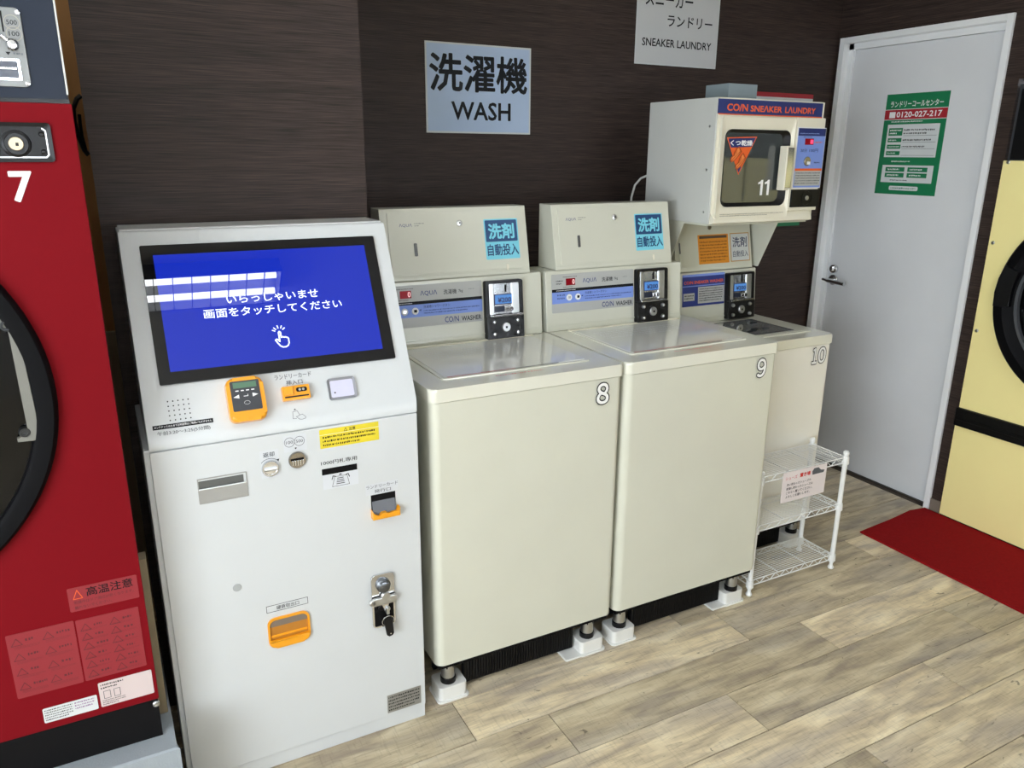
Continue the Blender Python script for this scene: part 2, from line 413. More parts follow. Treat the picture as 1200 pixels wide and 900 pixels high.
# ceiling fixtures
TUBE = mat('fluorescent_tube', 'ffffff', .5, emit='f6faff', es=TUBE_E, var=0)
HOUS = mat('fixture_grey', '8e8f90', .4)
def ceiling_light(cx, cy, L, label):
    t = thing('ceiling_light', label, 'ceiling light', (cx, cy, CEIL-.09))
    F = Frame((cx, cy, CEIL), (1, 0, 0), (0, -1, 0))    # outward = down
    h = MB(); h.box(F, -L/2, L/2, -.11, .11, 0, .012); h.box(F, -L/2, L/2, -.11, -.104, .012, .085); h.box(F, -L/2, L/2, .104, .11, .012, .085)
    h.box(F, -L/2, -L/2+.006, -.104, .104, .012, .085); h.box(F, L/2-.006, L/2, -.104, .104, .012, .085); part('housing', h, HOUS, t)
    for s in (-.054, .054):
        part('tube', MB().tube([F.w(-L/2+.02, s, .055), F.w(L/2-.02, s, .055)], .0155, 10), TUBE, t)
    n = int(L/.078)
    b = MB().box(F, -.001, .001, -.10, .10, .072, .088)
    for k in range(1, n):
        o = part('louver_blade', MB().box(F, -L/2+L*k/n-.0012, -L/2+L*k/n+.0012, -.103, .103, .070, .088), HOUS, t)
for k, (cx, cy, L) in enumerate(LAMPS):
    ceiling_light(cx, cy, L, ['long louvered ceiling lamp mirrored in the blue touch screen', 'short louvered ceiling lamp above the floor before the red mat',
                   'added long louvered ceiling lamp, unseen behind the camera on the left', 'added short louvered ceiling lamp, unseen behind the camera on the right'][k])

# ------------------------------------------------------------------ wall signs
FB = front(YB)
def sheet_sign(name, label, cat, F, rect, m, th=.0015, marg=0, margm=None):
    u0, u1, v0, v1 = rect
    t = thing(name, label, cat, F.w((u0+u1)/2, v0, 0))
    part('sheet', MB().box(F, u0, u1, v0, v1, 0, th), margm or m, t)
    if marg: part('printed_area', MB().quad(F, u0+marg, u1-marg, v0+marg, v1-marg, th+.0004), m, t)
    return t
BLUEP = mat('pale_blue_print', 'b8cce8', .4)
r = FB.rect((497, 47), (622, 57), (621, 158), (500, 155)); ws = sheet_sign('wall_sign', 'light blue laminated WASH sign on the dark wall above the washers', 'sign', FB, r, BLUEP, marg=.006, margm=PAPER)
u0, u1, v0, v1 = r; W_ = u1-u0; H_ = v1-v0
text(FB, '洗濯機', (u0+.035*W_, u0+.965*W_, v0+.465*H_, v0+.885*H_), INK, ws, .0025, .022)
text(FB, 'WASH', (u0+.23*W_, u0+.80*W_, v0+.15*H_, v0+.36*H_), INK, ws, .0025, .02)
GREYP = mat('grey_print_paper', 'd2d3d4', .4)
a = FB.px(743, 75); b_ = FB.px(838, 80.5); c_ = FB.px(746, 0); u0, u1, v0 = a[0], b_[0], (a[1]+b_[1])/2; v1 = v0+.52
ws = sheet_sign('wall_sign', 'grey SNEAKER LAUNDRY sign cut off by the top of the picture', 'sign', FB, (u0, u1, v0, v1), GREYP, marg=.006, margm=PAPER)
def fr(F, ws, body, tl, tr, br, bl, m=INK, **k): return text(F, body, F.rect(tl, tr, br, bl), m, ws, **k)
text(FB, 'スニーカー', FB.rect((756, -10.5), (812, -6), (812, 11), (757, 6)), INK, ws, .0025, .012)
text(FB, 'ランドリー', FB.rect((781.5, 18.5), (834, 22.5), (834.5, 35), (782, 32)), INK, ws, .0025, .012)
text(FB, 'SNEAKER LAUNDRY', FB.rect((752, 44), (833, 50.5), (832.5, 59.5), (752, 53.5)), INK, ws, .0025, .015)
# poster half hidden behind the sneaker dryer
a = FB.px(953, 111); c_ = FB.px(936, 264); u1 = a[0]; u0 = u1-.42; v1 = a[1]; v0 = c_[1]
ws = sheet_sign('wall_poster', 'white poster with red top and green bottom stripe behind the upper dryer', 'poster', FB, (u0, u1, v0, v1), PAPER)
part('red_stripe', MB().quad(FB, u0, u1, v1-.020, v1, .002), mat('red_print', 'a8202c', .5), ws)
part('green_stripe', MB().quad(FB, u0, u1, v0, v0+.028, .002), mat('green_print', '12784c', .5), ws)
# green call centre notice on the door
GREEN = MATS['green_print']; REDP = MATS['red_print']
r = FD.rect((1040.5, 111), (1114, 106), (1095.8, 229.7), (1024.7, 226.7)); u0, u1, v0, v1 = r; W_ = u1-u0; H_ = v1-v0
gs = thing('door_notice', 'green call centre notice with phone number stuck on the white door', 'notice', FD.w((u0+u1)/2, v0, 0))
part('sheet', MB().box(FD, u0, u1, v0, v1, 0, .001), GREEN, gs)
def G(a, b, c, d): return (u0+a*W_, u0+b*W_, v1-d*H_, v1-c*H_)
part('red_band', MB().quad(FD, *G(0, 1, .155, .25), .0014), REDP, gs); 
for k in (.15, .25): part('white_rule', MB().quad(FD, *G(0, 1, k, k+.005), .0016), WINK, gs)
text(FD, 'ランドリーコールセンター', G(.08, .92, .07, .13), WINK, gs, .0016, .012)
text(FD, '0120-027-217', G(.20, .92, .175, .232), WINK, gs, .0018, .02)
part('white_box', MB().quad(FD, *G(.08, .18, .175, .235), .0017), WINK, gs)
small_print(FD, G(.13, .87, .262, .285), 1, WINK, gs, .0016, 3)
part('white_box', MB().quad(FD, *G(.08, .92, .30, .625), .0014), PAPER, gs)
part('white_box', MB().quad(FD, *G(.08, .92, .705, .88), .0014), PAPER, gs)
for k, (ya, yb) in enumerate(((.335, .41), (.435, .475), (.50, .54), (.565, .605))):
    part('green_tab', MB().quad(FD, *G(.11, .34, ya, yb), .0018), GREEN, gs); small_print(FD, G(.13, .32, ya+.008, yb-.008), 2 if k == 0 else 1, WINK, gs, .0021, k)
    if k < 3: small_print(FD, G(.36, .86, ya+.004, yb-.004), 2 if k == 0 else 1, INK, gs, .0018, k+5)
    part('rule', MB().quad(FD, *G(.36, .89, yb, yb+.003), .0018), GREYINK, gs)
small_print(FD, G(.22, .66, .655, .68), 1, WINK, gs, .0016, 4)
for k in range(4):
    q = G(.14+.37*(k % 2), .46+.37*(k % 2), .725+.058*(k//2), .770+.058*(k//2)); part('green_tab', MB().quad(FD, *q, .0018), GREEN, gs)
    small_print(FD, (q[0]+.012, q[1]-.012, q[2]+.003, q[3]-.003), 1, WINK, gs, .0021, k+9)
small_print(FD, G(.24, .68, .845, .868), 1, INK, gs, .0018, 14)
q = G(.24, .72, .915, .958); part('white_capsule', MB().poly(FD, rr(*q, .006), .0016), PAPER, gs); small_print(FD, (q[0]+.01, q[1]-.01, q[2]+.003, q[3]-.003), 1, GREEN, gs, .002, 15)

# red mat
mt = MB(); ts = top(0)
out = [(2.812, 2.022), (2.808, 1.3), (2.815, .2), (2.80, -.4), (3.282, -.4), (3.284, 1.60), (3.286, 1.94), (3.292, 2.048), (3.20, 2.062), (3.05, 2.040)]
mt.prism(ts, out[::-1] if False else out, 0.0, .008, .002, 1)
solo('floor_mat', mt, carpet_material(), 'dark red carpet mat on the wooden floor before the yellow dryer', 'mat')

# ------------------------------------------------------------------ payment kiosk
K1 = front(1.81); K2 = Frame((0, 1.81, .985), (1, 0, 0), (0, .21, .433))
ks = thing('payment_kiosk', 'white payment kiosk with large blue touch screen and amber card reader', 'payment machine', (.345, 2.0, 0))
KX0, KX1 = .032, .672
FYZ = Frame((KX0-.004, 0, 0), (0, -1, 0), (0, 0, 1))   # outward = -x ; u = -y
def yz(pts): return [(-y, z) for y, z in pts]
K_SIDE = Frame((KX1, 0, 0), (0, -1, 0), (0, 0, 1))
low = MB().wbox((KX0-.012, 1.816, .002), (KX1, 2.195, .955), .003)
part('lower_cabinet', low, WHITE, ks)
part('door_panel', MB().box(K1, KX0, KX1-.001, .046, .950, -.006, .002, .0025), WHITE, ks)
part('base', MB().wbox((KX0-.006, 1.8145, 0), (KX1-.001, 2.19, .042), .002), WHITE, ks)
up = MB().prism(K_SIDE, yz([(1.811, .953), (2.195, .953), (2.195, 1.395), (2.168, 1.4215), (2.024, 1.4215), (2.0195, 1.4165), (1.811, .986)][::-1]), 0, KX1-KX0, .0025, 2)
part('screen_housing', up, WHITE, ks)
part('top_cap', MB().wbox((KX0+.004, 2.03, 1.4215), (KX1-.004, 2.165, 1.4265), .001), mat('shaded_steel_cap', 'c4c4c2', .4), ks)  # shading of the cap put into its greyer colour
def S(q, d): return (q[0]+d, q[1]-d, q[2]+d, q[3]-d)
r = K2.rect((162, 288.5), (437, 277.3), (463, 420), (188, 452.7)); 
part('screen_bezel', MB().prism(K2, rr(*r, .004), .0005, .005, .001), mat('black_glass', '08090f', .01), ks)
q = K2.rect((178.5, 299.5), (425.8, 288.7), (447.5, 406), (200.5, 440))
SCR = mat('blue_screen', '050818', .01, emit='1a38dc', es=.48, var=.03, nscale=3)
sc_ = part('touch_screen', MB().quad(K2, *q, .0054), SCR, ks)
GLOW = mat('screen_text_glow', 'e8f0ff', .3, emit='e8f0ff', es=.42)
su = (q[0]+q[1])/2; sw = q[1]-q[0]
r2 = K2.rect((238, 363), (399.5, 352), (400.5, 362), (239, 373.5))
hw = (r2[1]-r2[0])/2
text(K2, '画面をタッチしてください', (r2[0], r2[1], r2[2], r2[3]), GLOW, sc_, .0058, .012)
cu = (r2[0]+r2[1])/2; hh = r2[3]-r2[2]
text(K2, 'いらっしゃいませ', (cu-hw*.665, cu+hw*.665, r2[3]+hh*.42, r2[3]+hh*1.42), GLOW, sc_, .0058, .012)
hx, hy = K2.px(330, 398); s = .0105
hand = [(-.55, .2), (-.55, 1.6), (-.35, 1.85), (-.1, 1.6), (-.1, .45), (.25, .55), (.55, .42), (.85, .45), (1.15, .3), (1.35, .25), (1.5, 0), (1.5, -1.0), (1.2, -1.6), (.7, -1.9), (0, -1.9), (-.55, -1.6), (-1.1, -.8), (-1.45, -.15), (-1.2, .1), (-.9, -.05), (-.55, -.5)]
hm = MB().ribbon(K2, [(hx+a*s, hy+b*s) for a, b in hand], .0032, .0058, closed=False)
hm.ribbon(K2, [(hx-.55*s, hy+.3*s), (hx-.55*s, hy-.5*s)], .0032, .0058)
for a in (35, 65, 100, 135, 160):
    ca, sa = math.cos(math.radians(a)), math.sin(math.radians(a))
    hm.ribbon(K2, [(hx+(-.33+1.0*ca)*s, hy+(1.7+1.0*sa)*s), (hx+(-.33+1.6*ca)*s, hy+(1.7+1.6*sa)*s)], .0026, .0058)
part('touch_hand_symbol', hm, GLOW, sc_, smooth=False)
# card reader
g = K2.rect((262, 445.5), (305, 439.5), (314, 488), (269, 496))
g = (g[0], g[1]-.002, g[2]-.006, g[3]-.004)
rd = MB().prism(K2, rr(*g, .017, 6), 0, .028, .008, 3)
rdo = part('card_reader', rd, AMBER, ks)
f = K2.rect((268.5, 448.5), (302.5, 443.5), (308, 478), (274, 483.5), .028)
part('reader_face', MB().prism(K2, rr(*f, .003), .027, .0295, .0005), mat('dark_grey_plastic', '33353a', .35), rdo)
fu, fv = f[1]-f[0], f[3]-f[2]
def fq(a, b, c, d): return (f[0]+a*fu, f[0]+b*fu, f[2]+c*fv, f[2]+d*fv)
part('lcd', MB().quad(K2, *fq(.10, .90, .76, .95), .0299), mat('green_lcd', '5d7f68', .2), rdo)
ic = MB()
for k in range(4): ic.poly(K2, rr(*fq(.16+.18*k, .27+.18*k, .655, .69), .0008), .030)
ic.poly(K2, [(f[0]+.06*fu, f[2]+.47*fv), (f[0]+.26*fu, f[2]+.55*fv), (f[0]+.26*fu, f[2]+.42*fv)], .030)
ic.poly(K2, [(f[0]+.72*fu, f[2]+.56*fv), (f[0]+.92*fu, f[2]+.50*fv), (f[0]+.72*fu, f[2]+.43*fv)], .030)
ic.ribbon(K2, [(f[0]+.42*fu, f[2]+.48*fv), (f[0]+.56*fu, f[2]+.48*fv), (f[0]+.56*fu, f[2]+.53*fv)], .0015, .030)
ic.ribbon(K2, [(f[0]+(.5+.10*math.cos(t*.63))*fu, f[2]+(.26+.06*math.sin(t*.63))*fv) for t in range(10)], .0006, .030, closed=True)
part('button_marks', ic, WINK, rdo, smooth=False)
part('reader_button', MB().cyl(K2, (f[0]+f[1])/2, f[2]-.018, .005, .026, .0285, 16), AMBER, rdo)
# card entry slot, scanner
g = K2.rect((329.5, 454), (361.5, 450.5), (363.5, 466.5), (331.5, 471), .006)
cd = part('card_slot', MB().prism(K2, rr(*g, .002), 0, .016, .002), AMBER, ks)
cm = MB().prism(K2, rr(g[0]+(g[1]-g[0])*.06, g[1]-(g[1]-g[0])*.06, g[2]+.006, g[2]+.0095, .001), .0155, .0165)
cm.prism(K2, rr(g[0]+(g[1]-g[0])*.50, g[1]-(g[1]-g[0])*.10, g[3]-.017, g[3]-.006, .0045), .0155, .0165); part('slot_opening', cm, BLACK, cd)
part('thumb_ridge', MB().prism(K2, rr(g[0]+.004, g[0]+(g[1]-g[0])*.38, g[2]+.013, g[3]-.002, .003), .0155, .021, .002), AMBER, cd)
for k in (.63, .76): part('indicator', MB().cyl(K2, g[0]+(g[1]-g[0])*k, g[3]-.0115, .003, .016, .0172, 12), STEEL, cd)
g = K2.rect((382, 445), (414.5, 440.3), (418.5, 465), (386.5, 470))
sn = part('code_scanner', MB().ring(K2, rr(*g, .007), rr(*S(g, .006), .004), 0, .006, .003), mat('grey_bezel', '8b8c92', .3), ks)
part('scanner_glass', MB().quad(K2, *S(g, .0055), .0025), mat('lavender_glass', 'd9d8ee', .08, coat=1, var=.1, nscale=20), sn)
part('scanner_lens', MB().cyl(K2, g[0]+.016, g[2]+.018, .002, .0025, .0032, 10), BLACK, sn)
text(K2, 'ランドリーカード', K2.rect((321, 440.5), (364, 434.5), (364.5, 440.5), (322, 446)), GREYINK, ks, .0006, .01, name='slot_label')
text(K2, '挿入口', K2.rect((335, 446.5), (354, 443.5), (354.5, 449.5), (335.5, 452)), GREYINK, ks, .0006, .01, name='slot_label')
cx_, cy_ = K2.px(349, 486); s = .0042
ci = MB().ribbon(K2, [(cx_+a*s, cy_+b*s) for a, b in ((-3, -2), (-2.6, 2), (0, 2.3), (1, -.2))], .0009, .0007)
ci.ribbon(K2, [(cx_-3*s, cy_-2*s), (cx_-1*s, cy_-2.1*s)], .0009, .0007)
ci.ribbon(K2, [(cx_+a*s, cy_+b*s) for a, b in ((-1, -1), (.2, -.8), (1.3, -.2), (2.6, 0), (4.2, -1.6), (4.1, -2.6), (2, -3.0), (.6, -2.7), (-1, -1))], .0009, .0007)
ci.poly(K2, [(cx_-2.0*s, cy_+2.8*s), (cx_-.4*s, cy_+2.9*s), (cx_-1.2*s, cy_+3.9*s)], .0007)
part('card_symbol', ci, GREYINK, ks, smooth=False)
# speaker holes and the maintenance label
a = K2.px(196.3, 470.8); b_ = K2.px(223.7, 489.5); sh = MB()
for i in range(5):
    for j in range(5): sh.cyl(K2, a[0]+(b_[0]-a[0])*i/4, a[1]+(b_[1]-a[1])*j/4, .0016, .0001, .0006, 8)
part('speaker_holes', sh, INK, ks)
g = K2.rect((178.7, 500), (249.5, 489.5), (250, 494.7), (179, 505)); dl = part('maintenance_label', MB().quad(K2, *g, .0006), INK, ks)
text(K2, 'メンテナンスのため下記時間帯はご利用いただけません', (g[0]+.003, g[1]-.003, g[2]+.0025, g[3]-.002), WINK, dl, .001, .01)
text(K2, '午前3:20～3:25(5分間)', K2.rect((184, 507), (246, 497.5), (247, 503), (185, 512.5)), GREYINK, ks, .0006, .01)
# lower front
def circ_at(F, x, y): return F.px(x, y)
g = K1.rect((231, 562.5), (288.7, 551.7), (291.7, 580.7), (233.5, 591.5), .002)
rh = part('bill_return_recess', MB().ring(K1, rr(*g, .0015), rr(*S(g, .0025), .001), .0015, .0035), STEEL2, ks)
g2 = S(g, .002); hN = g[3]-g[2]
part('recess_plate', MB().box(K1, g2[0], g2[1], g2[2], g2[3]-.40*hN, .0015, .0033), STEEL2, rh)
part('recess_shadow_gap', MB().box(K1, g2[0], g2[1]-.006, g2[3]-.38*hN, g2[3]-.004, .0018, .0024), mat('shadow_steel', '5f605e', .5, metal=.6), rh)  # dark strip painted in for the shade inside the recess
part('recess_lip', MB().box(K1, g2[0], g2[1]-.002, g2[3]-.40*hN, g2[3]-.36*hN, .002, .0065, .001), STEEL, rh)
LABEL = mat('pale_label', 'd6d9de', .4)
lx, lyy = K1.px(316.7, 548.7, .002); 
part('return_label', MB().quad(K1, lx-.022, lx+.022, lyy-.024, lyy+.047, .0024), mat('clear_label', 'd3d6da', .35), ks)
text(K1, '返却', (lx-.0145, lx+.0125, lyy+.030, lyy+.042), GREYINK, ks, .0028, .012)
am = MB().ribbon(K1, [(lx+.026*math.cos(math.radians(a)), lyy+.0255*math.sin(math.radians(a))) for a in range(140, 40, -12)], .001, .0028)
ax_, ay_ = lx+.0195, lyy+.018; am.poly(K1, [(ax_-.003, ay_+.002), (ax_+.0035, ay_+.0035), (ax_+.001, ay_-.004)], .0028); part('arrow_print', am, INK, ks, smooth=False)
lvr = part('return_lever', MB().lathe(K1, lx, lyy, [(.0205, .002), (.0205, .006), (.019, .0085), (.016, .0085), (.0155, .006), (0, .006)], 32), CHROME, ks)
part('lever_grip', MB().box(K1, lx-.0155, lx+.0155, lyy-.004, lyy+.003, .005, .013, .002), STEEL, lvr)
lx, lyy = K1.px(348.3, 538.7, .002)
cs_ = part('coin_slot', MB().lathe(K1, lx, lyy, [(.0215, .002), (.0215, .005), (.0195, .008), (0, .0075)], 32), mat('bronze_steel', '9c958a', .25, metal=1), ks)
cf = MB().box(K1, lx-.017, lx+.015, lyy+.001, lyy+.006, .0075, .009, .0005); part('slot_opening', cf, BLACKM, cs_)
cf = MB()
for k in range(5): cf.box(K1, lx-.014+.0062*k, lx-.011+.0062*k, lyy-.013+abs(k-2)*.001, lyy+.001, .0075, .0105, .001)
part('guide_ribs', cf, CHROME, cs_)
part('coin_label', MB().quad(K1, lx-.030, lx+.026, lyy+.023, lyy+.066, .0024), MATS['clear_label'], ks)
for s_, du in (('100', -.0125), ('500', .0115)):
    cu_, cv_ = lx+du-.003, lyy+.048
    part('coin_ring_print', MB().ring(K1, circ(cu_, cv_, .0125), circ(cu_, cv_, .0115), .0025, .0028), GREYINK, ks)
    text(K1, s_, (cu_-.0085, cu_+.0085, cv_-.004, cv_+.004), GREYINK, ks, .0028, .005)
part('arrow_print', MB().poly(K1, [(lx-.0045, lyy+.0325), (lx+.0015, lyy+.0325), (lx-.0015, lyy+.028)], .0028), INK, ks, smooth=False)
g = K1.rect((374, 504), (443.3, 494), (444.3, 514.7), (375.3, 526.7), .002)
yl = part('caution_label', MB().prism(K1, rr(*g, .002), .002, .0024), mat('yellow_label', 'e2cd33', .45), ks)
gw, gh = g[1]-g[0], g[3]-g[2]
text(K1, '⚠注意' if False else '注意', (g[0]+.49*gw, g[0]+.60*gw, g[2]+.77*gh, g[2]+.94*gh), INK, yl, .0027, .015)
part('warning_symbol', MB().ribbon(K1, [(g[0]+.41*gw, g[2]+.77*gh), (g[0]+.46*gw, g[2]+.77*gh), (g[0]+.435*gw, g[2]+.94*gh)], .001, .0027, closed=True), INK, yl, smooth=False)
part('label_rule', MB().quad(K1, g[0], g[1], g[2]+.715*gh, g[2]+.73*gh, .0027), WINK, yl)
small_print(K1, (g[0]+.05*gw, g[0]+.93*gw, g[2]+.06*gh, g[2]+.68*gh), 3, INK, yl, .0027, 5)
g = K1.rect((377, 550.2), (418, 543), (418.6, 549.3), (377.6, 558), .002)
text(K1, '1000円札専用', (g[0]-.001, g[1]+.001, g[3]+.010, g[3]+.0215), INK, ks, .0024, .01)
part('bill_slot', MB().box(K1, *g, .0005, .0035, .001), BLACKM, ks)
part('bill_label', MB().quad(K1, g[0]+.001, g[1]+.002, g[2]-.040, g[2], .0024), LABEL, ks)
bu = (g[0]+g[1])/2; bv = g[2]-.035
bl = MB().ribbon(K1, [(bu-.021, bv), (bu-.014, bv+.026), (bu+.018, bv+.026), (bu+.023, bv)], .001, .0028, closed=True)
for k in range(4): bl.ribbon(K1, [(bu-.010+.001*k, bv+.006+.005*k), (bu+.011-.001*k, bv+.006+.005*k)], .0018, .0028)
bl.poly(K1, [(bu-.004, bv+.029), (bu+.006, bv+.029), (bu+.001, bv+.033)], .0028)
bl.ribbon(K1, [(bu-.021, bv+.020), (bu-.018, bv+.029), (bu-.012, bv+.027)], .002, .0028); bl.ribbon(K1, [(bu+.024, bv+.020), (bu+.021, bv+.029), (bu+.015, bv+.027)], .002, .0028)
part('bill_symbol', bl, INK, ks, smooth=False)
g = K1.rect((434, 580.9), (463, 575), (464, 596), (436, 603.4), .002)
part('card_label', MB().quad(K1, g[0]-.013, g[1]+.008, g[3]+.001, g[3]+.032, .0024), MATS['clear_label'], ks)
text(K1, 'ランドリーカード', (g[0]-.011, g[1]+.0075, g[3]+.0185, g[3]+.0285), GREYINK, ks, .0028, .01)
text(K1, '発行口', (g[0]+.010, g[1]-.012, g[3]+.0045, g[3]+.0145), GREYINK, ks, .0028, .01)
dp = part('card_dispenser', MB().box(K1, g[0], g[1], g[2], g[3], .0015, .0028, .0005), BLACKM, ks)
part('chute', MB().add([K1.w(g[0]+.002, g[3]-.018, .003), K1.w(g[1]-.002, g[3]-.018, .003), K1.w(g[1]-.002, g[2]-.002, .012), K1.w(g[0]+.002, g[2]-.002, .012)], [(0, 1, 2, 3)]), mat('dark_grey_metal', '4a4b50', .35), dp)
lp = MB(); 
lp.prism(K1, [(g[0]-.002, g[2]-.010), (g[1]+.006, g[2]-.010), (g[1]+.006, g[2]+.014), (g[1]-.001, g[2]+.004), (g[0]+.042, g[2]+.001), (g[0]+.034, g[2]+.007), (g[0]+.022, g[2]+.006), (g[0]+.016, g[2]-.001), (g[0]+.006, g[2]+.001), (g[0]-.002, g[2]+.016)], .002, .022, .002)
part('amber_lip', lp, AMBER, dp)
bx_, bz_ = K1.px(278, 688.6, .002); part('round_plug', MB().cyl(K1, bx_, bz_, .0105, .002, .0035, 20, .001), mat('grey_plastic', 'a9acac', .5), ks)
g = K1.rect((312, 711.8), (360.8, 698.5), (360.8, 706.3), (312.5, 719.7), .002)
part('tray_label_frame', MB().ring(K1, rr(*g, .0003, 1), rr(*S(g, .0011), .0003, 1), .002, .0024), INK, ks)
text(K1, '硬貨取出口', (g[0]+.24*(g[1]-g[0]), g[0]+.78*(g[1]-g[0]), g[2]+.004, g[3]-.004), INK, ks, .0024, .005)
g = K1.rect((313.5, 726), (362.4, 714), (364, 745), (315.5, 763.5), .004)
ct = part('coin_tray', MB().ring(K1, rr(*g, .020, 6), rr(g[0]+.005, g[1]-.005, g[2]+.022, g[3]-.006, (.004, .004, .016, .016), 6), .001, .007), AMBER, ks)
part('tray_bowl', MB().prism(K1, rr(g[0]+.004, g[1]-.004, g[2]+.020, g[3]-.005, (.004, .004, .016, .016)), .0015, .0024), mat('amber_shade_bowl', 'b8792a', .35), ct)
part('tray_flap', MB().prism(K1, rr(g[0]+.006, g[1]-.006, g[2]+.060, g[3]-.007, (.002, .002, .015, .015)), .0024, .003), mat('taupe_flap', '7d7064', .35), ct)
part('tray_step', MB().prism(K1, rr(g[0]+.007, g[1]-.007, g[2]+.030, g[2]+.036, .002), .0024, .004, .001), AMBER, ct)
part('tray_lip', MB().prism(K1, rr(g[0]+.002, g[1]-.002, g[2]+.001, g[2]+.024, (.018, .018, .002, .002), 6), .005, .012, .004), AMBER, ct)
# lock with hinged cover
g = K1.rect((434.5, 673), (462.3, 670.5), (462.3, 729), (436.7, 737.5), .004)
lu = (g[0]+g[1])/2; lw = g[1]-g[0]; lh = g[3]-g[2]
lk = part('door_lock', MB().prism(K1, rr(*g, .012, 5), .002, .008, .002), CHROME, ks)
part('lock_well', MB().prism(K1, rr(g[0]+.005, g[1]-.005, g[2]+.005, g[2]+lh*.50, .004), .0078, .0086), BLACKM, lk)
part('cylinder_housing', MB().lathe(K1, lu, g[3]-lh*.20, [(.020, .008), (.020, .014), (.016, .017), (.015, .024), (.010, .026), (0, .026)], 28), mat('dark_chrome', '6a6d70', .35, metal=1), lk)
cov = MB().prism(K1, rr(g[0]-.003, g[1]+.003, g[3]-lh*.54, g[3]-lh*.40, .006), .012, .020, .003)
cov.cyl(K1, g[0]-.001, g[3]-lh*.47, .009, .012, .020, 20, .002); cov.cyl(K1, lu+.004, g[3]-lh*.40, .013, .012, .0205, 20, .002)
part('lock_cover', cov, STEEL, lk)
part('lever_wedge', MB().prism(K1, [(lu-.010, g[3]-lh*.50), (lu+.014, g[3]-lh*.50), (lu+.010, g[3]-lh*.60), (lu-.004, g[3]-lh*.62)], .010, .018, .002), CHROME, lk)
for s_ in (-1, 1): part('key_cylinder', MB().cyl(K1, lu+s_*.008, g[2]+lh*.36-s_*.004, .0085, .008, .014, 20, .001), STEEL if s_ > 0 else BLACK, lk)
np_ = K1.rect((453.5, 815), (492.5, 803.5), (494, 823.5), (454.5, 835.5), .002)
npo = part('rating_plate', MB().quad(K1, *np_, .0026), STEEL2, ks); small_print(K1, S(np_, .004), 5, INK, npo, .003, 31)
# key with ring and fob hanging from the lock
kt = thing('key_ring', 'key ring with black leather fob hanging from the kiosk lock', 'key', K1.w(lu+.006, g[2]+lh*.30, .02))
part('key', MB().prism(K1, rr(lu+.002, lu+.010, g[2]+lh*.28, g[2]+lh*.40, .002), .013, .026, .001), STEEL, kt)
rc = (lu+.004, g[2]+lh*.17); part('ring', MB().tube([K1.w(rc[0]+.0165*math.cos(t*.3927), rc[1]+.0165*math.sin(t*.3927), .027+.003*math.sin(t*.39)) for t in range(16)], .0012, 6, True), CHROME, kt)
part('fob', MB().prism(K1, [(rc[0]-.010, rc[1]+.010), (rc[0]-.010, rc[1]-.006), (rc[0]-.004, rc[1]-.046), (rc[0]+.002, rc[1]-.051), (rc[0]+.012, rc[1]-.049), (rc[0]+.016, rc[1]-.042), (rc[0]+.014, rc[1]-.006), (rc[0]+.010, rc[1]+.010)], .021, .028, .002), BLACK, kt)
part('rivet', MB().cyl(K1, rc[0]+.006, rc[1]-.041, .0022, .028, .0292, 12), CHROME, kt)

# ------------------------------------------------------------------ washers
LOGO = mat('logo_print', '2c3a78', .5)
PANELGREY = mat('silver_label', 'b4b5b2', .4)
PBLUE = mat('periwinkle_print', '7d97de', .45)
LEDR = mat('red_led', '5a0a14', .3, emit='c01828', es=.16, spec=.1)
LEDN = mat('led_digit', 'ffd0d0', .3, emit='ffc8c8', es=.5)
LCDB = mat('blue_lcd', '2a5a9a', .2, emit='6fa8ea', es=.32)
LCDT = mat('lcd_digits', '0c1a50', .4)
def outline_number(F, body, rect, parent, n):
    """white figures with a thin black outline"""
    if len(body) == 2:
        u0, u1, v0, v1 = rect; w_ = u1-u0
        outline_number(F, body[0], (u0, u0+.36*w_, v0, v1), parent, n); outline_number(F, body[1], (u0+.44*w_, u1, v0, v1), parent, n); return
    for g, m, dn, nm in ((.042, INK, 0, 'number_outline'), (0, mat('white_number', 'f4f4f2', .4), .0004, 'number')):
        part(nm, text_into(MB(), F, body.translate({48+k: 0xFF10+k for k in range(10)}), rect, n+dn, .022, 4, grow=g), m, parent, smooth=False)
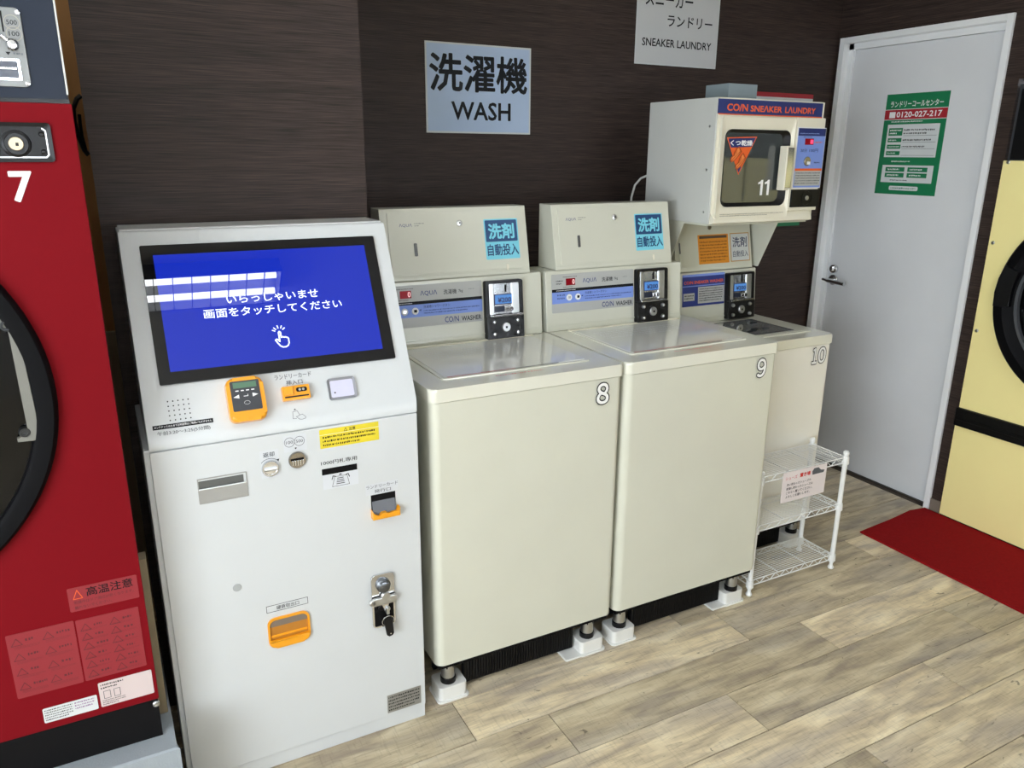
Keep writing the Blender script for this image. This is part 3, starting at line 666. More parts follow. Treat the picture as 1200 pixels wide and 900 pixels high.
def coin_unit(F, q, parent):
    """q = outer rectangle of the black coin unit on the control panel"""
    u0, u1, v0, v1 = q; W, H = u1-u0, v1-v0
    def Q(a, b, c, d): return (u0+a*W, u0+b*W, v0+c*H, v0+d*H)
    hs = MB().prism(F, rr(*q, .006), 0, .010, .002); hs.ring(F, rr(*Q(0, 1, .38, 1), .008), rr(*Q(.09, .91, .42, .955), .004), .009, .020)
    hs.prism(F, rr(*Q(.0, 1, 0, .39), .004), .009, .024, .002)
    c = part('coin_unit', hs, BLACK, parent)
    part('chrome_plate', MB().prism(F, rr(*Q(.10, .90, .42, .95), .004), .010, .0145, .001), mat('mirror_steel', 'c8cacc', .18, metal=1), c)
    part('side_channel', MB().prism(F, rr(*Q(.70, .90, .42, .95), .003), .0145, .019, .0015), STEEL, c)
    part('side_channel', MB().prism(F, rr(*Q(.10, .22, .42, .95), .003), .0145, .018, .0015), STEEL, c)
    part('coin_groove', MB().box(F, *Q(.53, .57, .80, .92), .0145, .0165), BLACKM, c)
    part('price_display', MB().box(F, *Q(.23, .73, .585, .765), .0145, .0175, .0008), LCDT, c)
    part('display_glass', MB().quad(F, *Q(.25, .71, .60, .75), .0178), LCDB, c)
    text(F, '¥200', Q(.32, .68, .618, .708), LCDT, c, .0182, .03)
    part('refund_flap', MB().box(F, *Q(.22, .50, .46, .56), .0145, .0185, .001), mat('smoked_flap', '2b3140', .2), c)
    tr = MB().cyl(F, u0+.56*W, v0+.50*H, .05*W, .0145, .021, 14, .001); tr.cyl(F, u0+.67*W, v0+.50*H, .06*W, .0145, .022, 14, .001); part('coin_guide', tr, CHROME, c)
    part('chrome_sill', MB().box(F, *Q(.10, .96, .385, .415), .012, .027, .001), CHROME, c)
    part('cam_lock', MB().lathe(F, u0+.49*W, v0+.195*H, [(.115*W, .024), (.115*W, .028), (.10*W, .0305), (0, .0305)], 24), STEEL, c)
    part('keyhole', MB().cyl(F, u0+.49*W, v0+.195*H, .03*W, .0305, .031, 10), BLACKM, c)
    for a, b in ((.17, .30), (.80, .30), (.17, .09), (.80, .09)):
        part('bolt_head', MB().lathe(F, u0+a*W, v0+b*H, [(.052*W, .024), (.05*W, .029), (.035*W, .033), (0, .034)], 16), STEEL, c)
    return c
PADS = []
def foot_pad(x, y, wing, label):
    F = top(0, x, y)
    b = MB(); b.prism(F, rr(-.052, .052, -.046, .046, .014), 0, .006, .001); b.prism(F, rr(-.046, .046, -.040, .040, .014), .006, .050, .003)
    if wing: b.prism(F, rr(-.105, -.030, -.044, .044, .006), .001, .0075, .002)
    solo('foot_pad', b, PAD, label, 'foot pad', group='white foot pads under the washers')
    PADS.append((x, y))
def washer(num, x0, x1, yf, zt, zb, ypan, legs, body, lid, numrect):
    F = front(yf)
    t = thing('washing_machine', {'8': 'cream top-loading washer numbered 8, standing beside the white kiosk', '9': 'cream top-loading washer numbered 9, in the middle of the washer row',
               '10': 'smaller cream washer numbered 10, set back behind the wire rack'}[num], 'washing machine', ((x0+x1)/2, yf+.3, 0), 'coin washers along the dark wall')
    zl = zt-.037; DEP = .535 if num == '10' else .60
    b = MB().prism(top(0), rr(x0+.003, x1-.003, yf+.002, yf+DEP, (.026, .020, .004, .004), 6), zb, zl-.002, .001)
    part('body', b, body, t)
    part('lid_surround', MB().prism(top(0), rr(x0, x1, yf-.001, yf+DEP, (.022, .016, .004, .004), 6), zl, zt, .008, 3), lid, t)
    return t, F
PX9 = front(2.29)   # control panel foot line of washers 8 and 9
def washer_common(t, F, x0, x1, yf, zt, zb, legs, padlabel):
    sk = MB().wbox((x0+.03, yf+.105, .056), (x1-.03, yf+.120, zb+.01)); sk.wbox((x0+.112, yf+.055, .014), (x1-.118, yf+.075, zb+.01))
    k = x0+.122
    while k < x1-.122: sk.wbox((k, yf+.051, .018), (k+.004, yf+.056, zb+.005)); k += .0095
    part('ribbed_skirt', sk, BLACK, t)
    part('base_frame', MB().wbox((x0+.012, yf+.012, zb-.018), (x1-.012, yf+.53, zb+.002), .002), BLACKM, t)
    for (lx_, ly_) in legs:
        part('leg', MB().cyl(top(0), lx_, ly_, .021, .068, zb-.012, 20, .001), STEEL, t)
        part('leg_nut', MB().cyl(top(0), lx_, ly_, .022, zb-.036, zb-.014, 6), BLACK, t)
        part('leg_foot', MB().cyl(top(0), lx_, ly_, .024, .0503, .070, 20, .004), BLACK, t)
def lid_window(t, zt, q, m, print_, big):
    u0, u1, v0, v1 = q; T = top(zt)
    l = part('lid', MB().prism(T, rr(*q, .012), -.001, .004, .002), MATS['cream_enamel_lid'], t)
    part('lid_pane', MB().prism(T, rr(u0+.012, u1-.012, v0+.012, v1-.010, .008), .004, .0052, .0005), m, l)
    return l
W8 = washer('8', .715, 1.342, 1.825, .999, .139, 2.29, None, CREAM, CREAM2, None)
W9 = washer('9', 1.352, 1.980, 1.825, .999, .139, 2.29, None, CREAM, CREAM2, None)
W10 = washer('10', 1.998, 2.524, 2.055, .926, .127, 2.44, None, CREAM4, CREAM2, None)
T1 = top(.999)
for (t, F), x0, x1 in ((W8, .715, 1.342), (W9, 1.352, 1.980)):
    washer_common(t, F, x0, x1, 1.825, .999, .139, [(x0+.055, 1.873), (x1-.067, 1.873), (x0+.055, 2.36), (x1-.067, 2.36)], '')
    l = lid_window(t, .999, (x0+.068, x1-.072, 1.900, 2.262), LIDW, 1, 1)
    part('seam_print', MB().quad(T1, x0+.085, x0+.30, 1.908, 1.9125, .0055), mat('red_seam', 'b33a36', .4), l)
    part('grey_print_bar', MB().quad(T1, x0+.30, x1-.18, 1.908, 1.912, .0055), GREYINK, l)
    small_print(T1, (x0+.22, x0+.44, 1.868, 1.884), 1, mat('red_small_print', 'c9706a', .4), t, .0006, 3)
    small_print(T1, (x0+.12, x0+.46, 2.10, 2.20), 5, mat('pale_grey_print', 'a3a6a8', .3), l, .0055, 8)
    # hem line of the lid on the back ledge
    part('lid_hinge', MB().wbox((x0+.07, 2.268, .998), (x1-.065, 2.282, 1.004), .002), CREAM3, t)
(t, F) = W10; x0, x1 = 1.998, 2.524
washer_common(t, F, x0, x1, 2.055, .926, .127, [(x0+.055, 2.103), (x1-.056, 2.103), (x0+.055, 2.55), (x1-.056, 2.55)], '')
T10 = top(.926)
l = lid_window(t, .926, (x0+.060, x1-.046, 2.125, 2.415), CREAM2, 0, 0)
part('lid_pane', MB().prism(T10, rr(x0+.11, x1-.111, 2.155, 2.395, .006), .004, .006, .0005), SMOKE, l)
lp_ = MB(); rng = random.Random(4)
for k in range(6):
    a, b_ = x0+.13+rng.random()*.22, 2.17+rng.random()*.18
    lp_.poly(T10, [(a, b_), (a+.05, b_+.01), (a+.06, b_+.035), (a+.02, b_+.03)], .0064)
part('lid_pictogram', lp_, mat('dark_pictogram', '34383d', .3), l, smooth=False); part('pictogram_frame', MB().ring(T10, rr(x0+.115, x1-.116, 2.16, 2.39, .004), rr(x0+.121, x1-.122, 2.166, 2.384, .003), .0058, .0063), INK, l)
for (t, F), num, q in ((W8, '8', ((699, 450), (713, 447.5), (713.5, 472), (699, 474.5))), (W9, '9', ((887.5, 421), (898, 419), (897, 440.5), (886.5, 443))), (W10, '10', ((952.5, 408.5), (968.8, 405.5), (966, 424), (950.5, 427.5)))):
    outline_number(F, num, F.rect(*q), t, .0012)
foot_pad(.775, 1.880, False, 'white foot pad under the left front leg of washer 8, beside the kiosk')
foot_pad(1.279, 1.880, True, 'white foot pad under the right front leg of washer 8')
foot_pad(1.409, 1.880, False, 'white foot pad under the left front leg of washer 9')
foot_pad(1.912, 1.890, True, 'white foot pad under the right front leg of washer 9, before the rack')
foot_pad(2.466, 2.110, False, 'white foot pad under the right front leg of washer 10, behind the rack')
foot_pad(2.056, 2.110, False, 'white foot pad under the left front leg of washer 10, partly hidden by washer 9')
# back pads
for x, y, n, s_ in ((.770, 2.365, 'the washer beside the kiosk', 'left'), (1.275, 2.365, 'the washer beside the kiosk', 'right'), (1.407, 2.365, 'the middle washer', 'left'), (1.912, 2.365, 'the middle washer', 'right'), (2.056, 2.55, 'the small washer', 'left'), (2.465, 2.55, 'the small washer', 'right')):
    foot_pad(x, y, False, 'white foot pad hidden under the back %s corner of %s' % (s_, n))

# control panels
def panel_frame(yp, zt): return Frame((0, yp, zt), (1, 0, 0), (0, .019, .212))
def control_panel(t, x0, x1, yp, zt, H=.213):
    P = panel_frame(yp, zt)
    c = MB().prism(Frame((x1, 0, 0), (0, -1, 0), (0, 0, 1)), [(-a, b) for a, b in ((yp, zt+.001), (yp-.006, zt+.03), (yp-.002, zt+.12), (yp+.019, zt+H), (yp+.145, zt+H), (yp+.145, zt+.001))], 0, x0-x1, 0)
    c = MB(); prof = [(yp+.002, zt+.001), (yp+.001, zt+.012), (yp+.019, zt+H-.003), (yp+.022, zt+H), (yp+.145, zt+H), (yp+.145, zt+.001)]
    S_ = Frame((x0, 0, 0), (0, -1, 0), (0, 0, 1)); c.prism(S_, [(-a, b) for a, b in prof], -(x1-x0), 0, 0)
    b = bmesh.new(); vs = [b.verts.new(v) for v in c.v]
    for f_ in c.f: b.faces.new([vs[i] for i in f_])
    bmesh.ops.bevel(b, geom=[e for e in b.edges], offset=.0025, segments=2, affect='EDGES', profile=.5)
    c2 = MB().bm(b); b.free()
    o = part('control_panel', c2, CREAM, t)
    part('panel_ledge', MB().box(P, x0+.004, x1-.004, .020, .024, 0, .003, .001), CREAM, o)
    return o, P
PAN = []
for (t, F), x0, x1, num in ((W8, .728, 1.324, '8'), (W9, 1.342, 1.936, '9')):
    o, P = control_panel(t, x0, x1, 2.29, .999); P9 = P
    dx = 0 if num == '9' else -.612
    q = P.rect((645, 322.5), (740.9, 315), (742.4, 357.5), (648, 367.9)); q = (q[0]+dx, q[1]+dx, q[2], q[3])
    if num == '8': q = (q[0], P.px(564, 340)[0], q[2], q[3])
    W, H = q[1]-q[0], q[3]-q[2]
    def Q(a, b, c, d): return (q[0]+a*W, q[0]+b*W, q[2]+c*H, q[2]+d*H)
    lab = part('function_label', MB().prism(P, rr(*q, .003), 0, .0022, .0005), PANELGREY, t)
    part('dark_band', MB().quad(P, *Q(0, 1, .54, .615), .0026), NAVY if False else INK, lab)
    part('blue_band', MB().quad(P, *Q(0, 1, .24, .54), .0026), PBLUE, lab)
    part('led_window', MB().box(P, *Q(.165, .275, .70, .88), .002, .0032), LEDR, lab)
    text(P, '0', Q(.240, .268, .725, .855), LEDN, lab, .0036, .01)
    text(P, 'ΛQUΛ', Q(.365, .535, .725, .855), LOGO, lab, .0027, -.005)
    text(P, '洗濯機', Q(.60, .735, .725, .845), INK, lab, .0027, .008); text(P, '7kg', Q(.755, .80, .735, .82), INK, lab, .0027, .003)
    small_print(P, Q(.86, .945, .80, .83), 1, GREYINK, lab, .0027, 4)
    for k, (ya, yb) in enumerate(((.905, .94), (.64, .675))): small_print(P, Q(.13, .31, ya, yb), 1, INK, lab, .0027, k)
    small_print(P, Q(.05, .13, .72, .86), 2, INK, lab, .0027, 9)
    small_print(P, Q(.05, .30, .56, .595), 1, WINK, lab, .003, 6)
    for a in (.20, .305):
        bt = part('round_button', MB().cyl(P, q[0]+a*W, q[2]+.385*H, .0115, .0026, .006, 20, .002), WINK, lab)
        part('button_mark', MB().box(P, q[0]+a*W-.005, q[0]+a*W+.005, q[2]+.385*H-.004, q[2]+.385*H+.005, .006, .0063), INK if a > .3 else STEEL, bt)
    small_print(P, Q(.06, .15, .33, .50), 2, LOGO, lab, .003, 12)
    part('arrow_mark', MB().poly(P, [(q[0]+.345*W, q[2]+.40*H), (q[0]+.365*W, q[2]+.425*H), (q[0]+.365*W, q[2]+.375*H)], .003), LOGO, lab, smooth=False)
    text(P, '洗濯槽シャワーボタン', Q(.39, .66, .435, .505), LOGO, lab, .003, .005)
    small_print(P, Q(.39, .97, .29, .41), 2, LOGO, lab, .003, 13)
    text(P, 'CO/N', Q(.60, .745, .045, .185), LOGO, lab, .0027, .012); text(P, 'WASHER', Q(.775, .985, .045, .165), mat('black_outline_print', '2a2c33', .5), lab, .0027, .02)
    q2 = P.rect((744.6, 315.9), (780.5, 313), (781.8, 374.5), (745.6, 378.3), .012); 
    if num == '8': q2 = P.rect((566.5, 329.8), (610.5, 326.5), (614, 393.5), (570.5, 398), .012)
    coin_unit(P, (q2[0]+.001, q2[1]-.001, max(q2[2], .002), q2[3]), t)
# washer 10 panel
t10, F10 = W10
o, P10 = control_panel(t10, 2.03, 2.475, 2.44, .926, .213)
P = P10
q = P.rect((799.5, 322), (848, 319.5), (849, 355), (799.5, 360.5))
lab = part('function_label', MB().prism(P, rr(*q, .002), 0, .0022, .0005), mat('deep_blue_label', '26357f', .4), t10)
W, H = q[1]-q[0], q[3]-q[2]
text(P, 'CO/N SNEAKER WASHER', Q(.03, .97, .70, .80), mat('orange_print', 'e8642a', .5), lab, .0027, .02)
part('blue_rule', MB().quad(P, *Q(0, 1, .62, .65), .0026), PBLUE, lab); part('blue_rule', MB().quad(P, *Q(0, 1, .93, 1), .0026), PBLUE, lab)
a_ = part('grey_field', MB().quad(P, *Q(.36, .99, .07, .59), .0026), PANELGREY, lab); small_print(P, Q(.39, .95, .12, .56), 6, INK, lab, .003, 41)
part('grey_field', MB().quad(P, *Q(.02, .28, .18, .42), .0026), PANELGREY, lab); small_print(P, Q(.04, .26, .22, .38), 2, INK, lab, .003, 42)
q2 = P.rect((851, 320), (882, 318), (882.5, 370), (851.5, 374.5), .012); coin_unit(P, (q2[0], q2[1], max(q2[2], .002), q2[3]), t10)

# ------------------------------------------------------------------ detergent dispensers
CYAN = mat('cyan_print', '7fd3e6', .4); TEAL = mat('deep_teal_print', '123f6e', .4)
def dispenser(num, x0, x1, yb_, zb, H, back, label):
    D = Frame((0, yb_, zb), (1, 0, 0), (0, .046, H))
    t = thing('detergent_dispenser', label, 'dispenser', ((x0+x1)/2, yb_+.06, zb), 'detergent dispensers above the washers')
    b = bmesh.new(); prof = [(yb_, zb+.001), (yb_+.046, zb+H), (back, zb+H), (back, zb+.001)]
    c = MB().prism(Frame((x0, 0, 0), (0, -1, 0), (0, 0, 1)), [(-a, z) for a, z in prof], -(x1-x0), 0)
    vs = [b.verts.new(v) for v in c.v]
    for f_ in c.f: b.faces.new([vs[i] for i in f_])
    bmesh.ops.bevel(b, geom=list(b.edges), offset=.002, segments=2, affect='EDGES', profile=.5)
    part('casing', MB().bm(b), CREAM, t); b.free()
    L_ = math.hypot(.046, H)
    part('front_door', MB().prism(D, rr(x0+.024, x1-.022, .020, L_-.012, .003), 0, .0025, .001), CREAM, t)
    part('bottom_rail', MB().box(D, x0+.003, x1-.003, .004, .014, 0, .003, .001), CREAM, t)
    return t, D
for num, x0, x1, dx, lab_ in (('9', 1.382, 1.889, 0, 'cream detergent box on top of washer 9, left of the sneaker dryer'),
                        ('8', .766, 1.280, -.609, 'cream detergent box with pale front on top of washer 8, nearest the kiosk')):
    t, D = dispenser(num, x0, x1, 2.305, 1.212, .222, 2.43, lab_)
    def sh(q): return (q[0]+dx, q[1]+dx, q[2], q[3])
    q = sh(D.rect((742.6, 251), (774.6, 249.7), (777.5, 291.5), (745, 294.5)))
    st = part('detergent_sticker', MB().prism(D, rr(*q, .004), .0025, .003), CYAN, t, 'cyan and navy detergent sticker')
    W, H = q[1]-q[0], q[3]-q[2]
    def Q(a, b, c, d): return (q[0]+a*W, q[0]+b*W, q[2]+c*H, q[2]+d*H)
    part('dark_field', MB().prism(D, rr(*Q(.035, .965, .44, .97), .003), .003, .0034), TEAL, st)
    text(D, '洗剤', Q(.11, .88, .50, .89), CYAN, st, .0038, .035); text(D, '自動投入', Q(.05, .97, .09, .38), TEAL, st, .0034, .022)
    part('sticker_gap', MB().quad(D, *Q(.0, 1, .425, .44), .0035), CYAN, st)
    q = sh(D.rect((662.3, 255.8), (674.5, 255), (674.5, 258.8), (662.3, 259.6))); text(D, 'ΛQUΛ', q, LOGO, t, .0029)
    small_print(D, (q[1]+.008, q[1]+.055, q[2]+.008, q[3]+.002), 1, GREYINK, t, .0029, 3); small_print(D, (q[1]+.008, q[1]+.030, q[2]+.001, q[2]+.006), 1, GREYINK, t, .0029, 4)
    q = sh(D.rect((676, 276), (679, 275.8), (680, 289.5), (677, 290))); part('level_window', MB().prism(D, rr(*q, .003), .002, .0045, .001), mat('dark_slot', '4c4d4c', .3), t)
    c_ = D.px(719.5, 254.8); lk_ = part('cam_lock', MB().lathe(D, c_[0]+dx, c_[1], [(.010, .002), (.010, .005), (.008, .0065), (0, .0065)], 20), STEEL, t)
    part('keyhole', MB().cyl(D, c_[0]+dx, c_[1], .0028, .0065, .007, 8), BLACKM, lk_)
    c_ = D.px(765.5, 302); part('pull_tab', MB().prism(D, rr(c_[0]+dx-.004, c_[0]+dx+.004, c_[1]-.008, c_[1]+.012, .003), .002, .004, .001), CREAM3, t)
t, D = dispenser('10', 2.045, 2.457, 2.462, 1.141, .217, 2.60, 'cream detergent dispenser with orange notice, under the sneaker dryer')
q = D.rect((817.3, 275.6), (852.9, 273.9), (854.7, 306.7), (819.5, 310.8), .003)
on = part('orange_notice', MB().prism(D, rr(*q, .001), .0025, .0032), mat('orange_label', 'e2932f', .45), t, 'orange notice')
W, H = q[1]-q[0], q[3]-q[2]
part('notice_heading', MB().quad(D, *Q(.05, .95, .87, .96), .0036), mat('brown_print', '5d4a3c', .5), on)
small_print(D, Q(.05, .95, .06, .80), 7, mat('brown_small_print', '8a4c16', .5), on, .0036, 51)
q = D.rect((854.9, 273.2), (877.2, 272.2), (878.6, 305), (856.5, 307), .003)
wn_ = part('white_notice', MB().prism(D, rr(*q, .002), .0025, .0034), mat('tan_frame', 'c49a62', .5), t, 'white detergent notice with tan frame')
part('white_field', MB().quad(D, *S(q, .004), .0038), PAPER, wn_)
W, H = q[1]-q[0], q[3]-q[2]
text(D, '洗剤', Q(.12, .88, .50, .86), mat('navy_text', '222d55', .5), wn_, .0042, .012); text(D, '自動投入', Q(.12, .92, .16, .38), MATS['navy_text'], wn_, .0042, .005)
c_ = D.px(830.5, 266.5); part('cam_lock', MB().cyl(D, c_[0], c_[1], .010, .002, .006, 20, .001), mat('bronze_lock', '8f8a80', .3, metal=1), t)
c_ = D.px(796, 291.5); part('level_window', MB().prism(D, rr(c_[0]-.003, c_[0]+.003, c_[1]-.022, c_[1]+.022, .002), .002, .0045, .001), MATS['dark_slot'], t)

# ------------------------------------------------------------------ stand and sneaker dryer
GREYSTEEL = mat('light_grey_steel', 'cfd0cb', .45)
st = thing('dryer_stand', 'cream steel bracket stand carrying the sneaker dryer over washer 10', 'stand', (2.23, 2.6, 1.141))
for x in (1.985, 2.486):
    F = Frame((x, 0, 0), (0, -1, 0), (0, 0, 1))
    part('side_bracket', MB().prism(F, [(-2.60, 1.144), (-2.462, 1.144), (-2.366, 1.352), (-2.60, 1.352)], -.004, 0), CREAM, st)
part('top_plate', MB().wbox((1.981, 2.23, 1.350), (2.49, 2.60, 1.358), .001), CREAM, st)
for x in (2.12, 2.36): part('rear_post', MB().wbox((x-.02, 2.604, .01), (x+.02, 2.64, 1.35), .003), GREYSTEEL, st)
sd = thing('sneaker_dryer', 'cream sneaker dryer numbered 11 with dark glass door, above washer 10', 'dryer', (2.23, 2.4, 1.358))
Yd = 2.215; X0, X1, Z0, Z1 = 1.972, 2.492, 1.358, 1.797
FD1 = front(Yd)
part('cabinet', MB().wbox((X0, Yd, Z0), (X1, 2.60, Z1), .003), GREYSTEEL, sd)
for z in (1.70, 1.55, 1.40):
    part('side_screw', MB().cyl(Frame((X0, 0, 0), (0, -1, 0), (0, 0, 1)), -(Yd+.03), z, .004, 0, .002, 12), STEEL, sd)
part('front_frame', MB().box(FD1, X0+.004, X1, Z0+.012, Z1-.001, 0, .006, .002), CREAM3, sd)
DN = .022
q = FD1.rect((842, 116.5), (965.5, 120.2), (962, 137), (841.5, 133.5), .006)
hd = part('name_strip', MB().box(FD1, q[0], q[1], q[2], q[3], .004, .008, .001), NAVY, sd)
W, H = q[1]-q[0], q[3]-q[2]
ORG = mat('orange_print', 'e8642a', .5)
text(FD1, 'CO/N', Q(.075, .265, .20, .70), ORG, hd, .0086, .03, 3); text(FD1, 'SNEΛKER', Q(.29, .59, .20, .66), ORG, hd, .0086, .03, 3); text(FD1, 'LΛUNDRY', Q(.62, .925, .20, .66), ORG, hd, .0086, .03, 3)
part('orange_rule', MB().quad(FD1, q[0], q[1], q[2]-.003, q[2]+.001, .0088), ORG, hd)
part('end_cap', MB().box(FD1, q[1], X1+.002, q[2]-.004, q[3]+.003, .002, .010, .001), CREAM3, sd)
# door
q = FD1.rect((840.5, 136), (934, 140), (927, 258), (832, 260), DN)
q = (X0+.012, FD1.px(928, 200, DN)[0]-.002, Z0+.018, FD1.px(900, 138, DN)[1])
dd = part('door', MB().ring(FD1, rr(*q, .010, 6), rr(*FD1.rect((852.5, 151.5), (928.5, 153.5), (919, 239.5), (846, 242.5), DN), .028, 6), .006, DN, DN-.008), CREAM3, sd)
g = FD1.rect((852, 151), (929, 153), (919.5, 240.5), (845.5, 243), DN)
part('gasket', MB().ring(FD1, rr(*g, .028, 6), rr(g[0]+.006, g[1]-.032, g[2]+.014, g[3]-.012, .024, 6), .006, DN-.004, DN-.012), BLACK, dd)
SDG = mat('dark_door_glass', '3a3f3f', .05, coat=1, var=.15, nscale=8)
gl = part('door_glass', MB().prism(FD1, rr(g[0]+.003, g[1]-.028, g[2]+.010, g[3]-.008, .026, 6), .006, .0095, .001), SDG, dd)
n_ = .0102
tr = [FD1.px(*p, n_) for p in ((852, 161), (887.5, 160), (865, 205))]
part('drying_sticker', MB().poly(FD1, tr, n_), ORG, gl, 'orange triangular shoe drying sticker', smooth=False)
def lerp(a, b_, k): return (a[0]+(b_[0]-a[0])*k, a[1]+(b_[1]-a[1])*k)
cen = ((tr[0][0]+tr[1][0]+tr[2][0])/3, (tr[0][1]+tr[1][1]+tr[2][1])/3)
ti = [lerp(p, cen, .085) for p in tr]
part('sticker_band', MB().poly(FD1, [ti[0], ti[1], lerp(ti[1], ti[2], .26), lerp(ti[0], ti[2], .26)], n_+.0004), NAVY, gl, smooth=False)
part('sticker_tip', MB().poly(FD1, [lerp(ti[0], ti[2], .83), lerp(ti[1], ti[2], .83), ti[2]], n_+.0004), NAVY, gl, smooth=False)
W = ti[1][0]-ti[0][0]
text(FD1, 'くつ乾燥', (ti[0][0]+.09*W, ti[1][0]-.11*W, ti[0][1]-.185*W, ti[0][1]-.035*W), WINK, gl, n_+.0008, .03)
# two stylised shoes drawn on the sticker
SH = mat('dark_orange_print', 'b84e1c', .5)
def shoe(F, cx, cy, s, ang, par):
    pts = [(-1.6, -.45), (-1.7, 0), (-1.2, .4), (-.4, .35), (.3, .75), (1.1, 1.0), (1.7, .9), (1.6, .3), (1.65, -.3), (.6, -.5), (-.7, -.65)]
    ca, sa = math.cos(ang), math.sin(ang)
    P_ = [(cx+s*(a*ca-b*sa), cy+s*(a*sa+b*ca)) for a, b in pts]
    m_ = MB().ribbon(F, P_, s*.22, n_+.0014, closed=True)
    for k in (-.3, .1, .5): m_.ribbon(F, [(cx+s*(k*ca-.15*sa), cy+s*(k*sa+.15*ca)), (cx+s*((k+.35)*ca-.75*sa), cy+s*((k+.35)*sa+.75*ca))], s*.13, n_+.0014)
    m_.ribbon(F, [(cx+s*(-1.5*ca+.2*sa), cy+s*(-1.5*sa-.2*ca)), (cx+s*(1.5*ca+.1*sa), cy+s*(1.5*sa-.1*ca))], s*.14, n_+.0014)
    part('shoe_drawing', m_, SH, par, smooth=False)
    part('shoe_fill', MB().poly(F, P_, n_+.001), mat('light_orange_print', 'ee8a48', .5), par, smooth=False)
a = FD1.px(861, 182, n_); shoe(FD1, a[0]+.004, a[1], .0170, math.radians(38), gl)
a = FD1.px(867, 191, n_); shoe(FD1, a[0]+.001, a[1]+.002, .0170, math.radians(42), gl)
q = FD1.rect((887.5, 211), (901.5, 210.5), (901, 228.5), (888.5, 229), n_); W = (q[1]-q[0])*.42; h_ = q[3]-q[2]
for a in (q[0], q[1]-W): part('digit', MB().poly(FD1, [(a+.52*W, q[2]), (a+W, q[2]), (a+W, q[3]), (a+.62*W, q[3]), (a+.40*W, q[3]-.10*h_), (a, q[3]-.16*h_), (a, q[3]-.29*h_), (a+.52*W, q[3]-.24*h_)], n_+.0004), WINK, gl, smooth=False)
h0 = FD1.px(926, 171, DN+.02); h1 = FD1.px(920.5, 223, DN+.02); hu = (h0[0]+h1[0])/2
ho = part('door_handle', MB().box(FD1, hu-.026, hu+.016, h1[1], h0[1], DN-.002, DN+.026, .005), CREAM3, sd)
part('chrome_grip', MB().box(FD1, hu-.017, hu+.0165, h1[1]+.008, h0[1]-.006, DN+.02, DN+.0275, .002), mat('mirror_steel', 'c8cacc', .18, metal=1), ho)
part('handle_lip', MB().box(FD1, hu-.027, hu-.019, h1[1], h0[1], DN-.002, DN+.034, .003), CREAM3, ho)
# control side
q = FD1.rect((935.5, 149), (969, 150), (960.5, 221.5), (928.5, 219.5), DN)
cs2 = part('control_block', MB().box(FD1, q[0]-.004, X1+.006, Z0+.040, q[3]+.035, .006, DN-.002, .003), CREAM3, sd)
fp = part('fascia', MB().box(FD1, q[0], q[1], q[2], q[3], DN-.003, DN, .001), mat('white_trim_plastic', 'e8e8ea', .3), sd)
bq = S(q, .003); part('blue_face', MB().quad(FD1, *bq, DN+.0004), mat('periwinkle_print', '7d97de', .45), fp)
W, H = bq[1]-bq[0], bq[3]-bq[2]; q = bq
part('navy_head', MB().quad(FD1, *Q(0, 1, .875, 1), DN+.0008), NAVY, fp)
small_print(FD1, Q(.06, .94, .895, .93), 1, mat('pale_blue_letters', '9fb4e6', .5), fp, DN+.0012, 61)
part('led_window', MB().box(FD1, *Q(.27, .58, .725, .83), DN, DN+.0015), LEDR, fp)
part('led_digits', MB().quad(FD1, *Q(.46, .56, .745, .81), DN+.0018), mat('pink_led', 'ff5070', .3, emit='ff3060', es=.9), fp)
small_print(FD1, Q(.62, .92, .74, .80), 1, mat('red_small_print', 'c9706a', .4), fp, DN+.0008, 62)
small_print(FD1, Q(.2, .6, .845, .865), 1, INK, fp, DN+.0008, 63)
text(FD1, '20分', Q(.14, .38, .60, .66), NAVY, fp, DN+.0008, .01); text(FD1, '100円', Q(.46, .78, .60, .66), NAVY, fp, DN+.0008, .01)
cc = FD1.px(945.5, 189, DN); part('coin_entry', MB().lathe(FD1, cc[0], cc[1], [(.017, DN), (.017, DN+.003), (.015, DN+.005), (0, DN+.0045)], 24), mat('bronze_steel', '9c958a', .25, metal=1), fp)
part('entry_slot', MB().box(FD1, cc[0]-.003, cc[0]+.012, cc[1]-.012, cc[1]-.001, DN+.004, DN+.0065), WINK, fp)
small_print(FD1, Q(.68, .95, .40, .45), 1, NAVY, fp, DN+.0008, 64)
part('orange_rule', MB().quad(FD1, *Q(0, 1, .285, .325), DN+.0008), ORG, fp)
part('grey_face', MB().quad(FD1, *Q(.02, .98, .03, .285), DN+.0008), PANELGREY, fp); small_print(FD1, Q(.05, .95, .05, .27), 5, GREYINK, fp, DN+.0012, 65)
q = FD1.rect((928, 220.5), (960, 222), (957, 243), (926, 242), DN)
cb = part('coin_box', MB().box(FD1, q[0]-.002, q[1]+.002, q[2], q[3]-.002, .006, DN+.004, .002), BLACK, sd)
cc = ((q[0]+q[1])/2+.006, (q[2]+q[3])/2); part('cam_lock', MB().cyl(FD1, cc[0], cc[1], .0085, DN+.003, DN+.008, 20, .001), STEEL, cb)
part('lock_ring', MB().ring(FD1, circ(cc[0], cc[1], .028, 28), circ(cc[0], cc[1], .025, 28), DN+.003, DN+.006), BLACK, cb)
